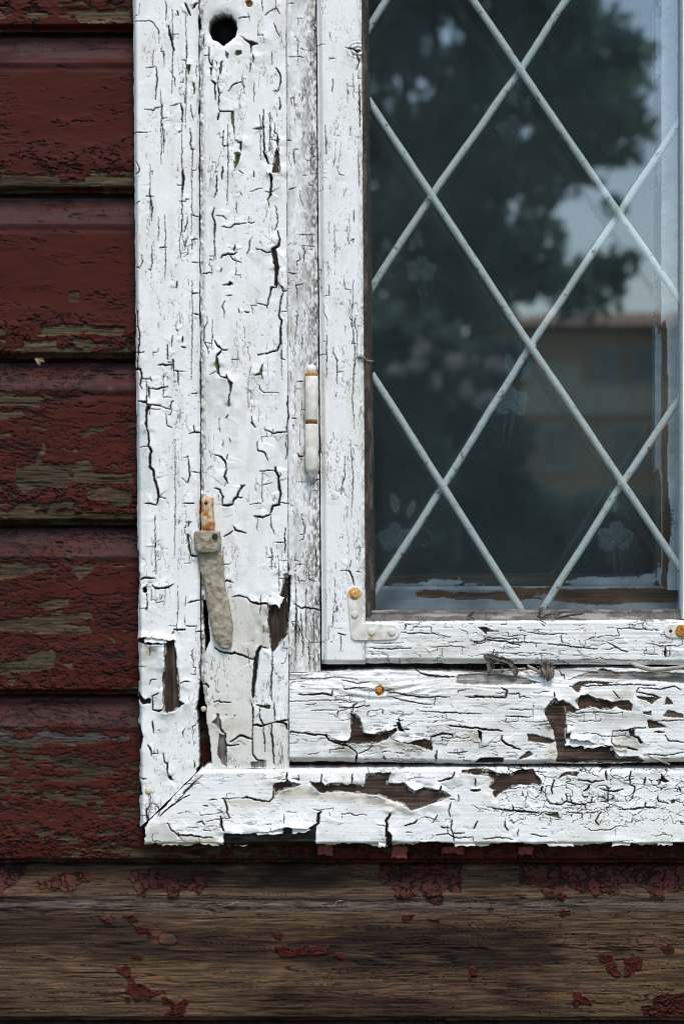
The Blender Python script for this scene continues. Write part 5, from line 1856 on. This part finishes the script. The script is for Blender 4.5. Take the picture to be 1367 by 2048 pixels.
# ------------------------------------------------------------------ loose chips of paint that stand away from the boards
def find(kind, k=0):
    return [o for o in bpy.data.objects if o.name.split('.')[0] == kind and 'albedo' in [a.name for a in o.data.color_attributes]][k]
M_chip = noise_mat('chalky_white_chip', (0.70, 0.69, 0.66), (0.82, 0.815, 0.80), 0.65, 400, 0.4)
M_chip_old = noise_mat('stained_chip', tuple(lin(176, 164, 140)), tuple(lin(214, 206, 190)), 0.7, 300, 0.4)
M_chip_red = noise_mat('red_chip', tuple(lin(118, 50, 44, .75)), tuple(lin(150, 72, 66, .8)), 0.6, 300, 0.4)
def chip(parent, u, v, w, hgt, ang, h, mat, up=0.003, hinge='top'):
    """an irregular curled sheet: one edge stays on the board at h, the other lifts by `up` metres"""
    bm = bmesh.new(); n, m_ = 7, 6
    ca, sa = math.cos(R(ang)), math.sin(R(ang)); rows = []
    jr = [random.uniform(-.16, .16) for _ in range(64)]
    for i in range(n):
        t = i / (n - 1); row = []
        for j in range(m_):
            q = j / (m_ - 1) - 0.5
            x = q * w * (1 + .25 * jr[i]) + jr[i + 10] * w * .3
            y = t * hgt * (1 + (jr[j + 20] * 1.6 if i == n - 1 else 0)) + (jr[j + 30] * hgt * .5 if i == 0 else 0)
            d = h + up * (t ** 1.8 if hinge == 'top' else (1 - t) ** 1.8) + abs(q) ** 2 * up * .5
            row.append(bm.verts.new(wp(u + x * ca - y * sa, v + x * sa + y * ca, d)))
        rows.append(row)
    for i in range(n - 1):
        for j in range(m_ - 1):
            bm.faces.new((rows[i][j], rows[i + 1][j], rows[i + 1][j + 1], rows[i][j + 1]))
    o = obj('paint_flake', bm, mat, parent)
    sm = o.modifiers.new('thickness', 'SOLIDIFY'); sm.thickness = 0.0006; sm.offset = -1
    return o
sill_o, bot_o = find('sill_board'), find('bottom_casing')
cas = [o for o in bpy.data.objects if o.name.split('.')[0] == 'casing_board' and o.data.color_attributes]
for a in ((1150, 1478, 40, 14, 4, .0042, M_chip, .003), (1190, 1482, 44, 12, -3, .0042, M_chip, .003), (1238, 1488, 34, 13, 7, .0042, M_chip_old, .003)):
    chip(sill_o, *a)
for a in (
          (470, 1650, 44, 14, 3, .0024, M_chip, .003), (540, 1656, 52, 12, -2, .0024, M_chip, .003), (600, 1650, 34, 15, -8, .0024, M_chip, .003), (765, 1672, 14, 20, 6, .0024, M_chip, .003),
          (420, 1676, 34, 14, 2, .0016, M_chip_old, .002), (340, 1678, 30, 13, -3, .0010, M_chip_old, .002), (930, 1680, 40, 12, 1, .0012, M_chip, .002), (1120, 1680, 50, 11, 0, .0012, M_chip, .002), (1240, 1678, 36, 13, -3, .0012, M_chip, .0025), (1330, 1678, 30, 12, 3, .0012, M_chip, .002)):
    chip(bot_o, *a)
for a in ((650, 1690, 30, 20, 0, -.0130, M_chip_red, .004), (799, 1692, 30, 22, 4, -.0130, M_chip_red, .005), (1050, 1694, 30, 14, 0, -.0150, M_chip_red, .003), (905, 1694, 44, 13, 2, -.0150, M_chip_red, .003)):
    chip(bot_o, *a)
for a in ((556, 1190, 26, 22, 24, .0010, M_chip, .003), (540, 330, 12, 16, 10, .0006, M_chip, .002)):
    chip(cas[1], *a)
for a in ((340, 1268, 26, 12, 0, .0018, M_chip, .003), (312, 1276, 44, 9, 2, .0016, M_chip, .0025)):
    chip(cas[0], *a)
